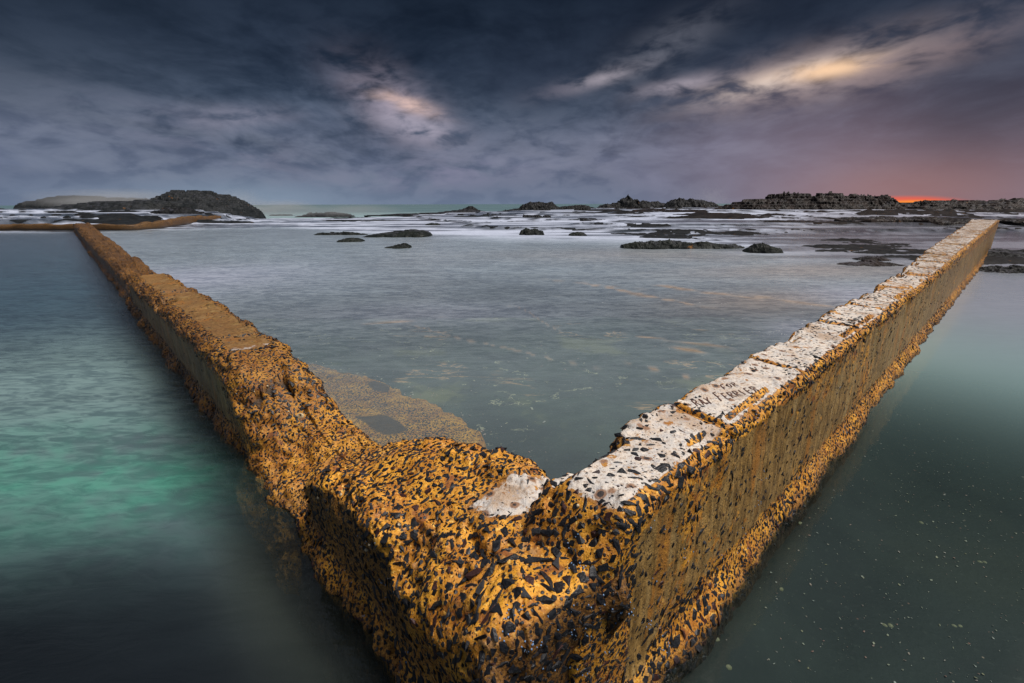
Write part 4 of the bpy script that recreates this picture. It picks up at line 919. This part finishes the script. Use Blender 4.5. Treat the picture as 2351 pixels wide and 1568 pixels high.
o = mesh_np('footing', P.reshape(-1, 3)-np.array(rootL.location), grid_faces(*x.shape), M_con, rootL, attrs={'m': col(0*x, np.clip(hole, 0, 1)*0, np.clip(hole, 0, 1)), 'ag': np.clip(1-hole*1.2, 0, 1).ravel(), 'far': np.zeros(x.size), 'wet': (hole*.85).ravel(), 'age_shade': np.full(x.size, .35)})
NN = np.zeros_like(P); NN[..., 2] = 1
P2 = P.copy(); P2[..., 2] += 0
dn = np.clip(1-hole*1.3, .0, 1)*sm(1.0, .75, np.linspace(0, 1, 120)[None]+.25*fbm(s*5, t*5, 0, 3, 47))
Vs = P.copy(); Vs[..., 2] += 1.0     # lifted only for the sampler's above-water test
fst = wall_stones('aggregate', Vs, NN, dn, o, 50000, .006, .028, 9); fst.location = -rootL.location-o.location+Vector((0, 0, -1.0))
# ============================================================ SKY
w = bpy.data.worlds.new('World'); sc.world = w; w.use_nodes = True; w.node_tree.nodes.clear(); n = NT(w.node_tree)
tc = n.node('ShaderNodeTexCoord'); D = SX(w.node_tree, tc.outputs['Generated']); dx, dy, dz = n.sep(D)
el = dz._m('ARCSINE')*(180/PI); azm = dx._m('ARCTAN2', dy)*(180/PI)
def ae(px, py):
    d = ray(px, py); d = d/np.linalg.norm(d); return math.degrees(math.atan2(d[0], d[1])), math.degrees(math.asin(d[2]))
inv = dz.mx(0)+.16
cp = n.comb(dx/inv, dy/inv, 0.0)
n1 = n.noise(n.mapv(cp, (.60, .42, 1)), 1.0, 6, .6, .5); n2 = n.noise(n.mapv(cp, (1.9, 1.2, 1), (3, 1, 0)), 1.0, 6, .62, .7)
n3 = n.noise(n.comb(azm*.045, el*.13, 0.0), 1.0, 6, .6, .6); n4 = n.noise(n.comb(azm*.14, el*.40, 2.0), 1.0, 6, .58, .5)
n5 = n.noise(n.comb(azm*.24+el*.10, el*.60-azm*.05, 5.0), 1.0, 4, .55, .3)
cl = n1*.40+n2*.25+n3*.20+n4*.15
base = n.ramp((el/45), [(0, lin(108, 122, 146)), (.06, lin(94, 105, 130)), (.14, lin(90, 99, 121)), (.22, lin(72, 84, 104)), (.32, lin(45, 56, 74)), (.44, lin(27, 37, 52)), (.53, lin(17, 25, 37)), (.70, lin(62, 70, 86)), (1., lin(135, 140, 152))])
dk = n.mix(1., base, (.27, .35, .43), 'MULTIPLY')
c = n.mix(cl.sm(.55, .40)*el.sm(1.5, 8), base, dk)
c = n.mix((n5*.5+n2*.5).sm(.42, .64, .0, .32)*el.sm(1, 5)*el.sm(22, 9), c, n.mix(1., c, (1.75, 1.65, 1.6), 'MULTIPLY'))
c = n.mix(n5.sm(.54, .36, 0, .36), c, n.mix(1., c, (.55, .6, .68), 'MULTIPLY'))
c = n.mix(n3.sm(.48, .62)*n5.sm(.30, .66)*el.sm(.5, 3)*el.sm(13, 7)*.4, c, lin(126, 133, 150))
c = n.mix(azm.sm(-20, -46)*el.sm(5, 11)*.45, c, lin(32, 41, 53))
def blob(px, py, sx, sy, rot=0, p=2):
    a, e = ae(px, py); r = math.radians(rot); u = azm-a; v = el-e
    uu = (u*math.cos(r)+v*math.sin(r))/sx; vv = (v*math.cos(r)-u*math.sin(r))/sy
    return ((uu*uu+vv*vv)*-1)._m('EXPONENT')
c = n.mix(blob(1250, 375, 15, 3.4)*n5.sm(.25, .65)*.6, c, lin(124, 128, 146))
# warm dusk light on the right
c = n.mix(blob(2080, 430, 16, 7)*.7, c, lin(146, 112, 116))
c = n.mix(blob(1750, 340, 12, 5)*.45, c, lin(124, 112, 128))
c = n.mix(blob(1500, 400, 15, 3.6)*.35*n3.sm(.35, .6), c, lin(140, 140, 165))
c = n.mix(blob(1000, 400, 10, 1.5, 4)*.8*n4.sm(.35, .6), c, lin(128, 128, 152))
c = n.mix(blob(540, 345, 10, 2.0, -15)*.6*n4.sm(.4, .6), c, lin(120, 122, 142))
c = n.mix(blob(560, 462, 11, 2.0)*.7, c, lin(134, 152, 172))
# clearings
c = n.mix(blob(915, 250, 5.2, 2.6, -28)*n5.sm(.28, .66), c, lin(158, 148, 164))
c = n.mix(blob(930, 236, 3.4, .75, -14)*n4.sm(.30, .60), c, lin(226, 192, 182))
c = n.mix(blob(960, 290, 4, 1.2, -10)*n5.sm(.28, .66)*.7, c, lin(176, 170, 186))
c = n.mix(blob(530, 268, 5.5, .9, 6)*n5.sm(.28, .66)*.8, c, lin(134, 132, 150))
c = n.mix(blob(1530, 105, 5.5, 1.7, 20)*n5.sm(.28, .66)*.75, c, lin(138, 140, 154))
c = n.mix(blob(1380, 180, 4.0, .7, 12)*n5.sm(.28, .66)*.9, c, lin(196, 186, 196))
c = n.mix(blob(1280, 208, 3.5, .8, 10)*n5.sm(.28, .66)*.6, c, lin(140, 134, 150))
c = n.mix(blob(1560, 196, 4.0, .7, 6)*n5.sm(.28, .66)*.8, c, lin(180, 170, 182))
c = n.mix(blob(1860, 172, 9.5, 2.0, 7)*n5.sm(.28, .66)*.9, c, lin(178, 158, 156))
c = n.mix(blob(1800, 178, 5.5, .8, 9)*n5.sm(.28, .66)*.9, c, lin(228, 208, 196))
c = n.mix(blob(1905, 160, 4.2, .7, 0)*n4.sm(.28, .60), c, lin(255, 212, 172))
c = n.mix(blob(2090, 145, 5.5, 1.3, 14)*n5.sm(.28, .66)*.7, c, lin(150, 130, 132))
c = n.mix(blob(1650, 30, 22, 4.5, 10)*.6, c, lin(24, 29, 43)); c = n.mix(blob(2260, 240, 6.5, 6)*.6, c, lin(44, 46, 60)); c = n.mix(blob(1230, 215, 6, 3.2)*.5, c, lin(42, 50, 68))
# the strip of sunrise on the horizon
c = n.mix(blob(2080, 440, 9, 3.0)*.25, c, lin(186, 124, 106)); c = n.mix(blob(2075, 470, 4.2, .75).sm(.20, .6)*.85, c, lin(232, 96, 74)); c = n.mix(blob(2095, 474, 3.9, .62).sm(.25, .7), c, lin(255, 146, 56))
sky = n.node('ShaderNodeTexSky'); sky.sky_type = 'NISHITA'; sky.sun_disc = False; SUN_EL, SUN_AZ = math.radians(66), math.radians(95)
sky.sun_elevation = SUN_EL; sky.sun_rotation = SUN_AZ
bg1 = n.node('ShaderNodeBackground'); w.node_tree.links.new(sky.outputs[0], bg1.inputs[0]); bg1.inputs[1].default_value = .05
bg2 = n.node('ShaderNodeBackground'); n.put(bg2.inputs[0], c); bg2.inputs[1].default_value = .36
cover = (el.sm(30, 75, .985, .93))
mx_ = n.node('ShaderNodeMixShader'); n.put(mx_.inputs[0], cover); w.node_tree.links.new(bg1.outputs[0], mx_.inputs[1]); w.node_tree.links.new(bg2.outputs[0], mx_.inputs[2])
wo = n.node('ShaderNodeOutputWorld'); w.node_tree.links.new(mx_.outputs[0], wo.inputs[0])
# ============================================================ LIGHT
sun = bpy.data.lights.new('sun', 'SUN'); sun.energy = 1.5; sun.angle = math.radians(35); sun.color = (1, .93, .86)
so = bpy.data.objects.new('sun', sun); COL.objects.link(so)
sd = Vector((math.cos(SUN_EL)*math.sin(SUN_AZ), math.cos(SUN_EL)*math.cos(SUN_AZ), math.sin(SUN_EL))); so.rotation_euler = (-sd).to_track_quat('-Z', 'Y').to_euler()
# ============================================================ RENDER
sc.view_settings.view_transform = 'Standard'; sc.view_settings.look = 'None'; sc.view_settings.gamma = 1; sc.view_settings.use_curve_mapping = False
sc.view_settings.exposure = 1.5
sc.render.engine = 'CYCLES'; sc.cycles.use_denoising = True; sc.cycles.max_bounces = 5; sc.cycles.diffuse_bounces = 2; sc.cycles.glossy_bounces = 3; sc.cycles.volume_bounces = 0; sc.cycles.transparent_max_bounces = 10
sc.cycles.sample_clamp_indirect = 4; sc.cycles.volume_max_steps = 24; sc.cycles.volume_step_rate = 3
